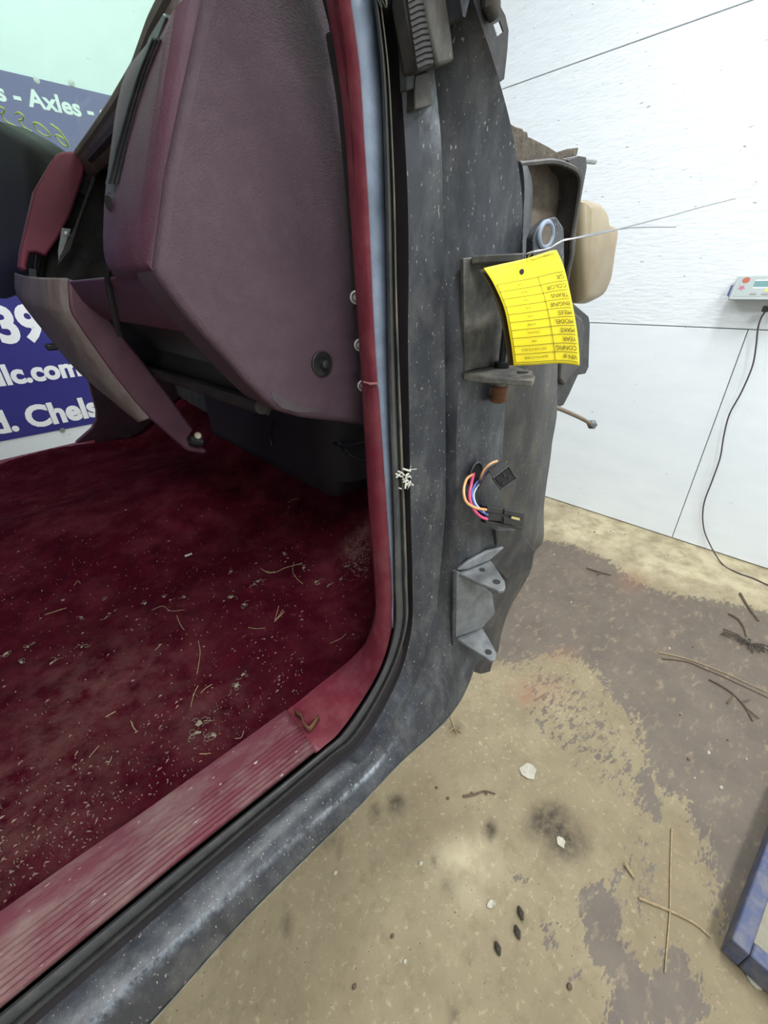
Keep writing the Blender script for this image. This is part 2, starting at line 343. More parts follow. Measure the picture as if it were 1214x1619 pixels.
# wall boards: seams found from the photograph
z1 = (pWallF(1180, 521)[2]+pWallF(930, 510)[2])/2; z2 = (pWallF(1175, 5)[2]+pWallF(805, 137)[2])/2
ys_ = float(pWallF(1062, 850) @ RY)
g = .0022
def board(y0, y1, za, zb, mt):
    ax = np.stack([RX, RY, ez])
    B().box(room(WX+.006, (y0+y1)/2, (za+zb)/2), (.012, y1-y0-2*g, zb-za-2*g), ax).build('board', mt, wf, smooth=0, bevel=.0015, bseg=1)
for y0, y1 in ((-3.3, ys_-2.44), (ys_-2.44, ys_), (ys_, WY)): board(y0, y1, .004, z1, WHITEP2)
for y0, y1 in ((-3.3, ys_-1.6), (ys_-1.6, ys_+1.9), (ys_+1.9, WY)): board(y0, y1, z1, z2, WHITEP)
for y0, y1 in ((-3.3, -.9), (-.9, ys_+1.9), (ys_+1.9, WY)): board(y0, y1, z2, CZ, WHITEP)
for i, (x, y, wts) in enumerate(LAMPS):
    e = empty('ceiling_light', (x, y, CZ), 'white LED panel light mounted on the ceiling', 'light', 'ceiling LED panels')
    B().box((x, y, CZ-.02), (1.24, .34, .04)).build('housing', GREYPL, e, bevel=.004)
    B().box((x, y, CZ-.043), (1.18, .28, .006)).build('diffuser', LED, e)
    ld = bpy.data.lights.new('led', 'AREA'); ld.shape = 'RECTANGLE'; ld.size = 1.18; ld.size_y = .28; ld.energy = wts; ld.color = (.96, .98, 1)
    lo = bpy.data.objects.new('led_lamp', ld); C.objects.link(lo); lo.parent = e; lo.location = (0, 0, -.06)

# banner on the left wall ------------------------------------------------
def banner():
    def wp(x, y, off=.006): return pWallS(x, y, off)
    tl = wp(0, 112); bl = wp(0, 697); br = wp(148, 671); tr = wp(175, 149)
    q = lambda p: (p @ RX, p[2])
    ztop = (tl[2]+tr[2])/2; zbot = (bl[2]+br[2])/2
    x0 = q(tl)[0]-2.2; x1 = q(tr)[0]+.95
    e = empty('shop_banner', room((x0+x1)/2, WY-.003, zbot), 'navy blue banner with white lettering on the wall beyond the cab', 'banner')
    ax = np.stack([RX, RY, ez])
    B().box(room((x0+x1)/2, WY-.002, (ztop+zbot)/2), (x1-x0, .004, ztop-zbot), ax).build('sheet', NAVY, e, smooth=0)
    def put(body, p_left, p_right, cap_px, name='lettering', space=1., bold=.03, ref=None):
        # baseline from p_left to p_right (photo pixels of the text ends), cap height from two pixels
        a = wp(*p_left); b_ = wp(*p_right); wx = (b_-a) @ RX; h = abs((wp(*cap_px[0])-wp(*cap_px[1]))[2])
        vs, fs = text_geo(body, 1, bold, 'LEFT', space); V = np.array(vs); lo = V.min(0); hi = V.max(0)
        sx = wx/(hi[0]-lo[0]); capref = .70
        sy = h/capref; z = (a[2]+b_[2])/2
        P = [room((a @ RX)+(v[0]-lo[0])*sx, WY-.0055, z+v[1]*sy) for v in V]
        par = list(range(len(P)))
        def fd(i_):
            while par[i_] != i_: par[i_] = par[par[i_]]; i_ = par[i_]
            return i_
        for f_ in fs:
            for j_ in f_[1:]: par[fd(j_)] = fd(f_[0])
        comps = {}
        for f_ in fs: comps.setdefault(fd(f_[0]), []).append(f_)
        for fl_ in comps.values():
            us_ = sorted({i_ for f_ in fl_ for i_ in f_}); mp_ = {u__: i_ for i_, u__ in enumerate(us_)}
            B().add([P[u__] for u__ in us_], [tuple(mp_[i_] for i_ in f_) for f_ in fl_]).build('letter', WHITEI, e, smooth=0, fixn=False)
    put('s - Axles - gears', (-2, 161), (225, 200), ((45, 168), (54, 143)))
    put('639', (-38, 546), (75, 534), ((10, 543), (10, 487)), bold=.042)
    put('truckllc.com', (-122, 622), (131, 595), ((28, 609), (28, 578)), bold=.042)
    put('Rd. Chelsea', (-44, 691), (200, 650), ((85, 669), (85, 636)), bold=.042)
    zt = wp(0, 40)
    # grommets
    for p in [(58, 127), (113, 131), (99, 680)]:
        c = wp(*p); B().cyl(c, -RY, [(-.001, .012), (.002, .012), (.0025, .006)], 14).build('grommet', STEEL, e)
banner()

# ================================================================ TRUCK CAB
CAB = empty('truck_cab', (.1, 1.12, 0), 'black pickup cab with burgundy interior and its passenger door removed', 'vehicle cab')
SZ = -.518                                   # sill height relative to the lens
ZS = [None]
A_ = [(505, -120), (518, 0), (536, 110), (548, 220), (555, 330), (562, 440), (569, 540), (577, 671), (584, 800), (593, 918), (592, 985), (563, 1034), (500, 1086), (452, 1124), (260, 1263), (132, 1352), (0, 1445), (-100, 1516)]
B_ = [(535, -120), (553.5, 0), (568, 110), (575, 220), (582, 330), (587, 440), (592, 540), (601, 671), (610, 800), (618, 920), (618, 991), (596, 1063), (544, 1145), (499, 1188), (305, 1344), (165, 1459), (0, 1595), (-120, 1694)]
B2 = [(572, -120), (590, 0), (602, 110), (606, 220), (609, 330), (611, 440), (612, 540), (615, 671), (620, 800), (622, 920), (622, 993), (600, 1066), (548, 1149), (503, 1192), (309, 1348), (169, 1463), (4, 1599), (-116, 1698)]
C_ = [(590, -120), (602.5, 0), (615, 110), (621, 220), (625, 330), (627, 440), (630, 540), (635, 671), (640, 800), (644, 920), (643, 992), (617, 1070), (564, 1162), (512, 1206), (325, 1367), (187, 1487), (24, 1629), (-95, 1735)]
D2 = [(606, -120), (620, 0), (632, 110), (640, 220), (645, 330), (646, 440), (645, 540), (647, 671), (649, 800), (652, 920), (650, 998), (628, 1077), (575, 1172), (522, 1219), (333, 1377), (195, 1497), (32, 1640), (-87, 1745)]
E1 = [(655, -120), (672, 0), (686, 110), (697, 220), (700, 330), (702, 440), (703, 540), (704, 671), (704, 800), (694, 920), (684, 1008), (650, 1088), (590, 1184), (535, 1236), (350, 1394), (211, 1518), (50, 1665), (-68, 1770)]
E2 = [(685, -120), (705, 0), (720, 110), (738, 220), (742, 330), (740, 440), (733, 540), (722, 671), (722, 800), (722, 920), (710, 1028), (668, 1100), (607, 1194), (549, 1254), (365, 1411), (225, 1537), (70, 1690), (-45, 1800)]
G_ = [(715, -120), (748, 0), (784, 110), (812, 220), (826, 330), (818, 440), (806, 540), (797, 671), (789, 800), (780, 925), (748, 1063), (710, 1134), (634, 1205), (565, 1277), (394, 1446), (262, 1593), (112, 1755), (0, 1870)]
NS = 18
def depth(arr, vals):  # vals: per-station Y
    return [pY(p[0], p[1], v) for p, v in zip(arr, vals)]
def const(v, n=NS): return [v]*n
def ext(o, y, sill_o=None):          # rest of the door opening (above and behind the picture)
    z = HC
    return [(.12+o*.6, y, z+.47+o), (-.02, y+.01, z+.60+o), (-.3, y+.02, z+.64+o), (-.62, y+.02, z+.62+o), (-.78-o, y+.01, z+.45), (-.82-o, y, z+.0), (-.80-o, y, z-.38), (-.70-o*.5, y, z+SZ-(sill_o if sill_o is not None else o)), (-.45, y, z+SZ-(sill_o if sill_o is not None else o))]
def closed(front, extn, n=6): return crom(list(front)[::-1]+list(extn), n, True)
lineA = [pY(*p, .325) for p in A_[:11]] + [pZ(A_[11][0], A_[11][1], -.478), pZ(*A_[12], -.510)] + [pZ(*p, -.514) for p in A_[13:]]
lineB = depth(B_, const(.300)); lineB2 = depth(B2, const(.297)); lineC = depth(C_, const(.286))
yD = [.300]*12 + [.297, .294, .292, .292, .292, .292]
yE1 = [.288]*9 + [.286, .284, .282, .279, .277, .276, .276, .276, .276]
yE2 = [.286]*6 + [.282]*4 + [.278, .275, .271, .268, .264, .264, .264, .264]
yG = [.262, .264, .268, .274, .279, .280, .279, .277, .275, .268, .262, .259] + [.257, .256, .254, .254, .254, .254]
lineD1 = [lerp(a, b_, .5)+np.array([0, .03, 0]) for a, b_ in zip(lineC, depth(D2, yD))]
lineD2 = depth(D2, yD); lineE1 = depth(E1, yE1); lineE2 = depth(E2, yE2); lineG = depth(G_, yG)
lineEM = [lerp(a, b_, .5)+np.array([0, (.017 if i < 10 else .008 if i < 12 else .0), 0]) for i, (a, b_) in enumerate(zip(lineE1, lineE2))]
lineG2 = [p+np.array([0.0, .05, -.004 if i > 10 else 0]) for i, p in enumerate(lineG)]
lineFace = [lerp(a, b_, .5)+np.array([0, -.003, 0]) for a, b_ in zip(lineE2, lineG)]
nl = 6
LB = [closed(lineD2, ext(.032, .298)), closed(lineE1, ext(.06, .28, .04)), closed(lineEM, ext(.075, .285, .05)), closed(lineE2, ext(.09, .27, .06)), closed(lineFace, ext(.105, .262, .08)), closed(lineG, ext(.12, .26, .11)), closed(lineG2, ext(.12, .31, .115))]
ntot = len(LB[0])
wr = np.zeros(ntot); 
for i in range(ntot):                         # worn rocker ridge: stations 14-17 reversed come first
    s = i/nl; wr[i] = 1 if s < 4.6 else max(0, 1-(s-4.6)/1.2) if s < 6 else 0
wr[int(18.5*nl):] = 1
wr = wr*np.interp(np.arange(ntot), np.arange(0, ntot+4, 4), np.clip(rng.normal(.62, .28, len(np.arange(0, ntot+4, 4))), .15, 1))
ridge_a = [lerp(p, q, .72) for p, q in zip(LB[2], LB[3])]; ridge_b = [lerp(p, q, .45) for p, q in zip(LB[3], LB[4])]
edge_a = [lerp(p, q, .90) for p, q in zip(LB[4], LB[5])]
LB = LB[:3]+[ridge_a, LB[3], ridge_b, LB[4], edge_a]+LB[5:]
wE = [0]*len(LB); wE[1] = np.array([.45*math.exp(-((i/nl-14.4)/.55)**2) for i in range(ntot)]); wE[4] = wr*.9; wE[3] = wr*.25; wE[8] = wr*.5; wE[9] = wr*.3
B().loft(LB, True, wE).build('door_frame_panel', BLACK, CAB, smooth=60, fixn=True)
kk = [i for i in range(int(6.2*nl))]
B().loft([[lerp(LB[6][i], LB[8][i], .90)+np.array([0, -.001, 0]) for i in kk], [LB[8][i]+np.array([0, -.0012, 0]) for i in kk], [LB[8][i]+np.array([0, .006, -.002]) for i in kk]]).build('rocker_lip', mat('dusty_lip', (138, 132, 114), (100, 98, 90), rough=.8, scale=40, dust=((70, 70, 70), .6, 30)), CAB, smooth=60)
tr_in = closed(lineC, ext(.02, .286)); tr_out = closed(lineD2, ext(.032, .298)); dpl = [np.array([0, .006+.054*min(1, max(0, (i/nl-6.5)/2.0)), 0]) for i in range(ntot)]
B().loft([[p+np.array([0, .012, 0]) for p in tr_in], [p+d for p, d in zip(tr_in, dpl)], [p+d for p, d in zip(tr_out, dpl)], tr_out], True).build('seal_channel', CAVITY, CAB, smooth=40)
# flange metal between trim and seal
B().loft([crom([np.array((.12, .30, HC+.47))]+lineB[:11], 6), crom([np.array((.13, .299, HC+.48))]+lineB2[:11], 6)]).build('bare_metal_flange', PRIMER, CAB, smooth=60, solid=.0015)
# weatherstrip: lip rail along the flange
sl = [closed(lineB2, ext(.008, .297)), closed(lineC, ext(.02, .286))]
inner, outer = sl
s1 = [lerp(a, b_, .0) for a, b_ in zip(inner, outer)]; out_n = np.array([0, -1, 0])
prof = [(.0, .012), (.03, -.002), (.14, -.006), (.34, -.008), (.54, -.006), (.66, -.002), (.74, -.005), (.86, -.008), (1.0, -.003), (1.03, .012)]
lines = [closed([pY(*lerp(a, c, min(t, 1)), .290+h) for a, c in zip(B2, C_)], ext(.008+.012*t, .290+h)) for t, h in prof]
for i in range(len(lines)):       # on the sill the flange shows less, the rubber covers all of it
    pass
wp1 = np.array([min(1., max(.12, (i/nl-6.5)/3)) for i in range(ntot)])
B().loft(lines, True, [0, 0, wp1*.1, wp1*.1, wp1*.1, 0, wp1*.35, wp1*.75, wp1*.5, 0]).build('door_seal', RUBBER, CAB, smooth=60)
# red trims -------------------------------------------------------------
def strip(i0, i1, n=8, t=None): 
    return crom(lineA[i0:i1+1], n), crom(lineB[i0:i1+1], n)
def trim_part(name, a, b_, bulge, matl, lab=None, ridges=None):
    L_ = []
    def inw(p):
        f_ = min(1, max(0, (p[2]-(HC-.47))/.08)); return np.array([.03, .03, 0])*f_+np.array([0, .003, -.02])*(1-f_)
    L_.append([p+inw(p) for p in a])
    L_.append(a)
    if ridges:
        K = 53
        for k in range(1, K):
            t = k/K; hgt = 0.0
            if t > .40: hgt = .0032 if (k % 4 == 0) else 0
            L_.append([lerp(p, q, t)+np.array([0, 0, .004*math.sin(math.pi*min(1, t*1.0))*.5-hgt]) for p, q in zip(a, b_)])
    else:
        for t in (.12, .3, .5, .7, .88):
            L_.append([lerp(p, q, t)+np.array([-.55, -.55, .25])*bulge*math.sin(math.pi*t) for p, q in zip(a, b_)])
    L_.append(b_); L_.append([q+np.array([0.0, .012, -.012]) for q in b_])
    o = B().loft(L_).build(name, matl, CAB, smooth=(30 if ridges else 60), solid=.002)
    if lab: o['label'] = lab
    return o
a, b_ = crom(lineA, 12), crom(lineB, 12)
k6 = 12*6+int(12*.50); kj = 12*13
upA = [np.array((.115, .33, HC+.465))]; upB = [np.array((.12, .30, HC+.47))]
trim_part('pillar_trim', crom(upA+lineA[:1], 6)[:-1]+a[:k6+2], crom(upB+lineB[:1], 6)[:-1]+b_[:k6+2], .006, TRIM)
off = np.array([-.0012, -.0012, 0])
trim_part('kick_panel_trim', [p+off for p in a[k6:kj+1]], [p+off for p in b_[k6:kj+1]], .006, TRIM)
rearA = [np.array((-.45, lineA[-1][1], lineA[-1][2])), np.array((-.72, lineA[-1][1], lineA[-1][2]))]; rearB = [np.array((-.45, .30, lineB[-1][2])), np.array((-.72, .30, lineB[-1][2]))]
trim_part('sill_plate', [p+np.array([0, 0, .0015]) for p in a[kj:]+rearA], [p+np.array([0, 0, .0015]) for p in b_[kj:]+rearB], .003, SILL, 'dusty ribbed burgundy sill plate', ridges=True)
# rusty clip at the joint, screw clips, scuff
cl = [(467, 1132), (478, 1140), (481, 1152), (490, 1160), (497, 1152), (505, 1140)]
pl = [pZ(*p, SZ+.004)+np.array([0, 0, .002]) for p in cl]
B().loft([pl, [p+np.array([0, 0, .012]) for p in pl]]).build('sill_clip', RUST, CAB, solid=.0012)
for p in [(563, 470), (569, 545), (574, 609)]:
    c = pY(*p, .337); B().cyl(c, (-.6, -.8, 0), [(0, .006), (.003, .006), (.0035, .0045), (.001, .003)], 16).build('trim_clip', STEEL, CAB)
# joint ridge on the trim
c0, c1 = pY(575, 604, .318), pY(596, 606, .296)
B().tube([c0, lerp(c0, c1, .5)+np.array([-.004, -.004, 0]), c1], .0011, 6).build('trim_joint', mat('worn_trim_edge', (176, 120, 120), rough=.7), CAB)
# roof, rear wall, far side, firewall --------------------------------------
def zz(v): return v+HC
roofz = zz(.70)
B().loft([[(-1.55, .28, zz(.60)), (-.7, .27, zz(.66)), (-.05, .28, zz(.63))], [(-1.6, .36, zz(.69)), (-.7, .36, zz(.73)), (.0, .38, zz(.66))], [(-1.62, 1.12, zz(.73)), (-.7, 1.12, zz(.77)), (.03, 1.12, zz(.69))], [(-1.6, 1.9, zz(.69)), (-.7, 1.9, zz(.73)), (.0, 1.88, zz(.66))], [(-1.55, 1.97, zz(.60)), (-.7, 1.98, zz(.66)), (-.05, 1.97, zz(.63))]]).build('roof', BLACK2, CAB, solid=.03, subsurf=2)
B().box((-1.6, 1.12, zz(.07)), (.04, 1.7, 1.22)).build('rear_wall', BLACK2, CAB, bevel=.01)
B().slab([(-1.6, .30, zz(.62)), (-.9, .30, zz(.62)), (-.9, .30, zz(-.62)), (-1.6, .30, zz(-.62))], (0, .06, 0)).build('quarter_panel', BLACK, CAB, bevel=.006)
B().slab([(-1.6, 1.98, zz(.62)), (-.72, 1.98, zz(.62)), (-.72, 1.98, zz(-.62)), (-1.6, 1.98, zz(-.62))], (0, -.05, 0)).build('quarter_panel', BLACK, CAB, bevel=.006)
B().slab([(.62, .56, zz(.14)), (.62, 1.93, zz(.14)), (.62, 1.93, zz(-.58)), (.62, .40, zz(-.58)), (.62, .40, zz(-.2)), (.62, .56, zz(-.1))], (.03, 0, 0)).build('firewall', BLACK2, CAB)
B().slab([(-1.6, .33, zz(-.60)), (.63, .33, zz(-.60)), (.63, 1.96, zz(-.60)), (-1.6, 1.96, zz(-.60))], (0, 0, -.02)).build('floor_pan', BLACK2, CAB)
B().slab([(.375, .345, zz(.12)), (.64, .365, zz(.12)), (.64, .40, zz(-.58)), (.36, .345, zz(-.58)), (.345, .345, zz(-.3))], (0, .008, 0)).build('cowl_inner_side', BLACK2, CAB)
# supports under the cab, out of the picture
for x, y in ((.45, 1.0), (.45, 1.7), (-1.2, .9), (-1.2, 1.7)):
    B().box((x, y, (HC-.62)/2), (.09, .09, HC-.62)).build('support_leg', HINGE, CAB, bevel=.004)
# carpet --------------------------------------------------------------------
def carpet_z(x, y):
    z = SZ-.012
    z += .085*np.exp(-((y-1.13)/.24)**2)*(1/(1+np.exp(-(x-.05)/.12)))*.9 + .03*np.exp(-((y-1.13)/.3)**2)
    t = np.clip((x-.36)/.26, 0, 1); z += .17*t*t*(3-2*t)*(.75+.25*np.clip((.9-y)/.4, 0, 1))
    z += .010*np.sin(5*x+1.3)*np.sin(4.2*y) + .006*np.sin(13*x+7*y) + .004*np.sin(22*y-9*x)
    z += .016*np.exp(-((y-1.85)/.05)**2)
    e = np.clip((.43-y)/.05, 0, 1); z = z*(1-e)+(SZ-.004)*e
    return z+HC
xs = np.arange(-1.55, .62, .012); ys = np.arange(.335, 1.955, .012)
gx, gy = np.meshgrid(xs, ys, indexing='ij'); gz = carpet_z(gx, gy)+.0012*rng.standard_normal(gx.shape)
n, k = gx.shape; idx = np.arange(n*k).reshape(n, k)
bd = B(); 
dirt = np.zeros(gx.shape)
for (px_, py_, r) in [(140, 1100, .13), (60, 1250, .12), (570, 885, .035), (100, 1180, .1), (330, 1130, .06), (20, 1300, .1)]:
    c = pZ(px_, py_, SZ-.01); dirt = np.maximum(dirt, .45*np.exp(-(((gx-c[0])**2+(gy-c[1])**2)/(r*r))))
c = pZ(568, 888, SZ-.01); dirt = np.maximum(dirt, .9*np.exp(-(((gx-c[0])**2+(gy-c[1])**2)/(.035**2))))
bd.add(np.stack([gx.ravel(), gy.ravel(), gz.ravel()], 1).tolist(), np.stack([idx[:-1, :-1], idx[1:, :-1], idx[1:, 1:], idx[:-1, 1:]], -1).reshape(-1, 4).tolist(), dirt.ravel().tolist())
cp = bd.build('carpet', CARPET, CAB, smooth=180, fixn=False); cp['label'] = 'crimson carpet littered with straw and crumbs'
def onC(x, y):                                # pixel -> carpet
    z = SZ-.01
    for _ in range(12):
        p = pZ(x, y, z); z = .5*z+.5*float(carpet_z(p[0], p[1])-HC)
    return pZ(x, y, z)
# far door opening: sill strip and kick panel ---------------------------------
fs = [(-30, 735), (0, 728), (60, 714), (120, 700), (150, 691)]
B().loft([[pZ(x, y+14, SZ+.004) for x, y in fs], [pZ(x, y+4, SZ+.006) for x, y in fs], [pZ(x, y, SZ+.004) for x, y in fs], [pZ(x, y, SZ+.004)-np.array([0, -.01, .05]) for x, y in fs]]).build('far_sill_plate', TRIM, CAB, solid=.002)
fk = [(137, 590), (146, 625), (153, 650), (153, 664), (146, 678), (122, 699), (118, 712), (330, 712), (330, 560), (200, 540)]
B().slab([pY(*p, 1.93) for p in fk], (0, .03, 0)).build('far_kick_panel', DASHD, CAB, bevel=.003)
ex1 = [(.40, 1.97, zz(-.1)), (.40, 1.97, zz(.18)), (.20, 1.95, zz(.44)), (-.03, 1.92, zz(.63))]
B().tube(crom(ex1, 5), .035, 10).build('far_windshield_pillar', BLACK2, CAB)
ex2 = [(.36, .33, zz(.0)), (.37, .33, zz(.16)), (.20, .34, zz(.42)), (-.02, .36, zz(.62))]
# windshield ---------------------------------------------------------------------
ws_pts = lambda y, s: (np.array((.40, y, zz(.15)))+np.array((-.42-.18*(1-((y-1.14)/.8)**2), 0, .50))*s+np.array((.26, 0, 0.0))*(1-((y-1.14)/.8)**2))
WL = [[ws_pts(y, s) for y in np.linspace(.36, 1.92, 17)] for s in np.linspace(0, 1, 5)]
wsh = B().loft(WL).build('windshield', WGLASS, CAB, smooth=180); wsh['label'] = 'green tinted windshield with yellow marker writing'
def onW(x, y):
    d = ray(x, y); lo_, hi_ = .2, 4.
    d = d/np.linalg.norm(d)
    def g_(t):
        p = d*t; yy = p[1]; kk = 1-((yy-1.14)/.8)**2; xw = .40+.26*kk-(.42+.18*kk)*(p[2]-.15)/.5
        return p[0]-xw
    for _ in range(50):
        mid = (lo_+hi_)/2
        if g_(mid) > 0: hi_ = mid
        else: lo_ = mid
    return O+d*(lo_-.003)
strokes = [[(80, 196), (95, 208), (108, 230), (100, 229), (88, 216), (91, 214), (104, 222), (107, 229)],
           [(53, 194), (62, 196), (74, 206), (79, 215), (70, 214), (58, 205), (53, 194)],
           [(24, 180), (30, 178), (37, 184), (36, 190), (30, 190), (38, 201), (50, 208)],
           [(-2, 168), (6, 172), (6, 178), (2, 180), (10, 192), (28, 201)]]
for s in strokes: B().tube(crom([onW(*p) for p in s], 5), .0017, 6).build('marker_stroke', MARK, wsh)
B().tube([ws_pts(y, -.01) for y in np.linspace(.36, 1.92, 17)], .014, 8).build('windshield_gasket', DARKPL, CAB)
# ---------------------------------------------------------------- dashboard
DB = empty('dashboard', (0, 0, 0), None, None); DB.parent = CAB; DB.location = Vector((.3, 1.1, HC))-Vector(CAB.location)
DB['label'] = 'partly stripped burgundy dashboard'
ec = [(326, -90), (337, -60), (323, 0), (288, 163), (266, 272), (253, 367), (246, 420), (250, 436), (285, 486), (326, 533), (360, 570), (389, 603), (419, 633), (440, 650), (478, 661), (538, 668), (600, 677), (606, 500), (598, 250), (585, 60), (560, -90)]
ecp = [pY(*p, .372) for p in ec[1:]]
o = B().slab(ecp, (0, .055, 0)).build('end_panel', DASH, DB, bevel=.006, bseg=3); o['label'] = 'large mauve dash end panel'
c = pY(509, 575, .371)
pg = B().cyl(c, (0, -1, 0), [(-.002, .0125), (.001, .0125), (.0016, .0115), (.001, .0045), (.005, .0045), (.0075, .004), (.0085, .002)], 24).build('end_plug', BLACKPL, DB)
# worn patch near its lower corner
wp_ = [(428, 618), (445, 628), (480, 642), (510, 652), (470, 652), (445, 645), (432, 632)]
B().slab([pY(*p, .3712) for p in wp_], (0, .0006, 0)).build('scuff', mat('scuffed_vinyl', (80, 70, 74), (66, 58, 62), rough=.7, scale=120), DB, smooth=0)
def face(x, y, offx=0):         # rear face of the dash: X = .117 + .44 z
    d = ray(x, y); t = (.117-offx)/(d[0]-.44*d[2]); return O+d*t
# passenger pad (airbag cover)
padL = [(265, 0), (234, 54), (212, 114), (196, 163), (177, 231), (163, 299), (159, 353), (166, 389), (179, 416), (201, 431)]
rows = []
for x, y in padL[1:]:
    pass
fz = lambda z, y, off: np.array((.117+.44*z-off, y, zz(z)))
def pad_outline(ins, off):
    y0, y1 = .378+ins*.3, .545-ins; z0, z1 = .006+ins, .176-ins*.5; r = .055
    pts = [(y0, z0)]
    for a_ in np.linspace(0, 1, 7): 
        th = -math.pi/2+a_*math.pi/2; pts.append((y1-r+r*math.cos(th), z0+r+r*math.sin(th)))
    for a_ in np.linspace(0, 1, 5):
        th = a_*math.pi/2; pts.append((y1-.03+.03*math.cos(th), z1-.03+.03*math.sin(th)))
    pts.append((y0, z1))
    return [fz(z, y, off) for y, z in pts]
PL = [pad_outline(.0, -.05), pad_outline(.0, -.012), pad_outline(.004, .0), pad_outline(.012, .008), pad_outline(.026, .0125), pad_outline(.05, .0145)]
bb = B().loft(PL, True); nn = len(PL[0]); bb.f.append(tuple(range((len(PL)-1)*nn, len(PL)*nn)))
pad = bb.build('passenger_pad', DASHD, DB, smooth=60)
# dark vent strips along the pad edge
vs_o = [(258, 20), (236, 56), (215, 112), (199, 162), (180, 230), (166, 290), (171, 306), (181, 310), (189, 296), (203, 225), (221, 152), (238, 92), (262, 26)]
vst = B().slab([face(*p, .0145) for p in vs_o], (.012, 0, 0)).build('vent_strip', BLACKPL, pad, bevel=.001)
for dx in (3, 9, 15):
    gl = [(240+dx, 62), (219+dx, 114), (203+dx, 164), (184+dx, 232), (170+dx, 290)]
    B().tube([face(x, y, .0148) for x, y in gl], .0011, 6).build('vent_rib', DARKPL, vst)
B().cyl(face(174, 322, .016), (-1, -.3, 0), [(-.004, .006), (.001, .006), (.0012, .004)], 12).build('pad_screw_hole', CAVITY, pad)
# dash lower band, recess, lip
BY = .72
lb = [(.117+.44*.012, zz(.012)), (.131, zz(-.012)), (.150, zz(-.035)), (.165, zz(-.035)), (.165, zz(.012))]
B().slab([np.array((x, .40, z)) for x, z in lb], (0, BY-.38, 0)).build('lower_band', DASHD, DB, bevel=.003)
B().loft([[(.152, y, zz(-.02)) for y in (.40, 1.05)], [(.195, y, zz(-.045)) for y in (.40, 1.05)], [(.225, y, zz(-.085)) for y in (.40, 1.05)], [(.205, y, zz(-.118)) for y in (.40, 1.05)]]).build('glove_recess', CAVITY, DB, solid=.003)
B().tube([(.200, .40, zz(-.108)), (.200, .65, zz(-.112)), (.203, .95, zz(-.118))], .008, 10).build('lower_lip', BROWN, DB)
# carrier behind
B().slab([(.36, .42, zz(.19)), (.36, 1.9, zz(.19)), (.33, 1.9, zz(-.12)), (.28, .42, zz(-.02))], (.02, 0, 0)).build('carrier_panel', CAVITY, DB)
top_edge = [pZ(*p, .2) for p in [(275, -25), (238, 46), (212, 114), (180, 165), (150, 208), (122, 245)]]
te = [p for p in top_edge]+[np.array(q_) for q_ in ((.252, 1.3, zz(.2)), (.26, 1.6, zz(.2)), (.26, 1.9, zz(.2)))]; fe = [np.array((.60, p[1]+.02, p[2]-.02)) for p in te]
B().loft([[p+np.array([.012, 0, -.03]) for p in te], [p+np.array([.002, 0, -.006]) for p in te], te, [lerp(a_, c_, .04)+np.array([0, 0, .003]) for a_, c_ in zip(te, fe)], fe]).build('dash_top', TAN, DB, solid=.003)
B().tube([p+np.array([.006, 0, .002]) for p in te], .009, 10).build('dash_top_lip', mat('lit_olive_vinyl', (112, 106, 90), (96, 90, 78), rough=.7, scale=20), DB)  # added rounded edge; light from the windshield is put into its paler colour
p0, p1 = pY(200, 190, .72), pY(145, 250, .95)
B().tube([p0, p1], .008, 8).build('duct_rail', BROWN, DB)
# driver side: burgundy end plate and instrument hood
rp = [(83, 252), (91, 242), (101, 239), (130, 238), (139, 244), (131, 285), (112, 340), (92, 378), (73, 406), (58, 399), (47, 400), (42, 420), (44, 429), (30, 425), (33, 395), (55, 300)]
B().slab([pY(*p, 1.0) for p in rp], (0, .035, 0)).build('centre_end_plate', BURG, DB, bevel=.005, bseg=3)
def hood(y, ztop, xt, xb, zb): return [np.array((xt+.04, y, zz(ztop-.005))), np.array((xt, y, zz(ztop))), np.array((xt-.012, y, zz(ztop-.012))), np.array((xt*.7+xb*.3-.005, y, zz(ztop*.65+zb*.35))), np.array((xt*.35+xb*.65, y, zz(ztop*.3+zb*.7))), np.array((xb, y, zz(zb)))]
HL = [hood(1.03, .197, .212, .13, .01), hood(1.15, .243, .205, .12, .005), hood(1.30, .292, .196, .11, -.005), hood(1.45, .312, .19, .105, -.012), hood(1.6, .30, .19, .105, -.012), hood(1.78, .24, .2, .12, -.005)]
B().loft(list(map(list, HL))).build('instrument_hood', mat('hood_vinyl', (36, 29, 27), (28, 23, 22), rough=.7, scale=20, bump=.2, bscale=500, spec=.3), DB, smooth=50, solid=.006)
B().slab([(.115, 1.045, zz(.0)), (.34, 1.045, zz(-.015)), (.34, 1.045, zz(.195)), (.21, 1.045, zz(.192))], (0, .01, 0)).build('hood_side_wall', BROWN, DB)
# brackets seen in the gap
B().slab([pY(*p, .98) for p in [(152, 262), (160, 262), (128, 345), (112, 395), (92, 420), (95, 405), (118, 360), (140, 300)]], (0, .012, 0)).build('support_bracket', BROWN, DB, bevel=.001)
B().slab([pY(*p, .985) for p in [(98, 360), (112, 362), (93, 412), (92, 396)]], (0, .004, 0)).build('metal_plate', STEEL, DB)
B().slab([pY(*p, 1.02) for p in [(140, 245), (150, 250), (135, 310), (122, 302), (130, 285)]], (0, .01, 0)).build('gap_filler', BLACKPL, DB)
cc = pY(106, 370, .984); B().cyl(cc, (0, -1, 0), [(0, .004), (.002, .004), (.003, .002)], 12).build('bolt', STEEL, DB)
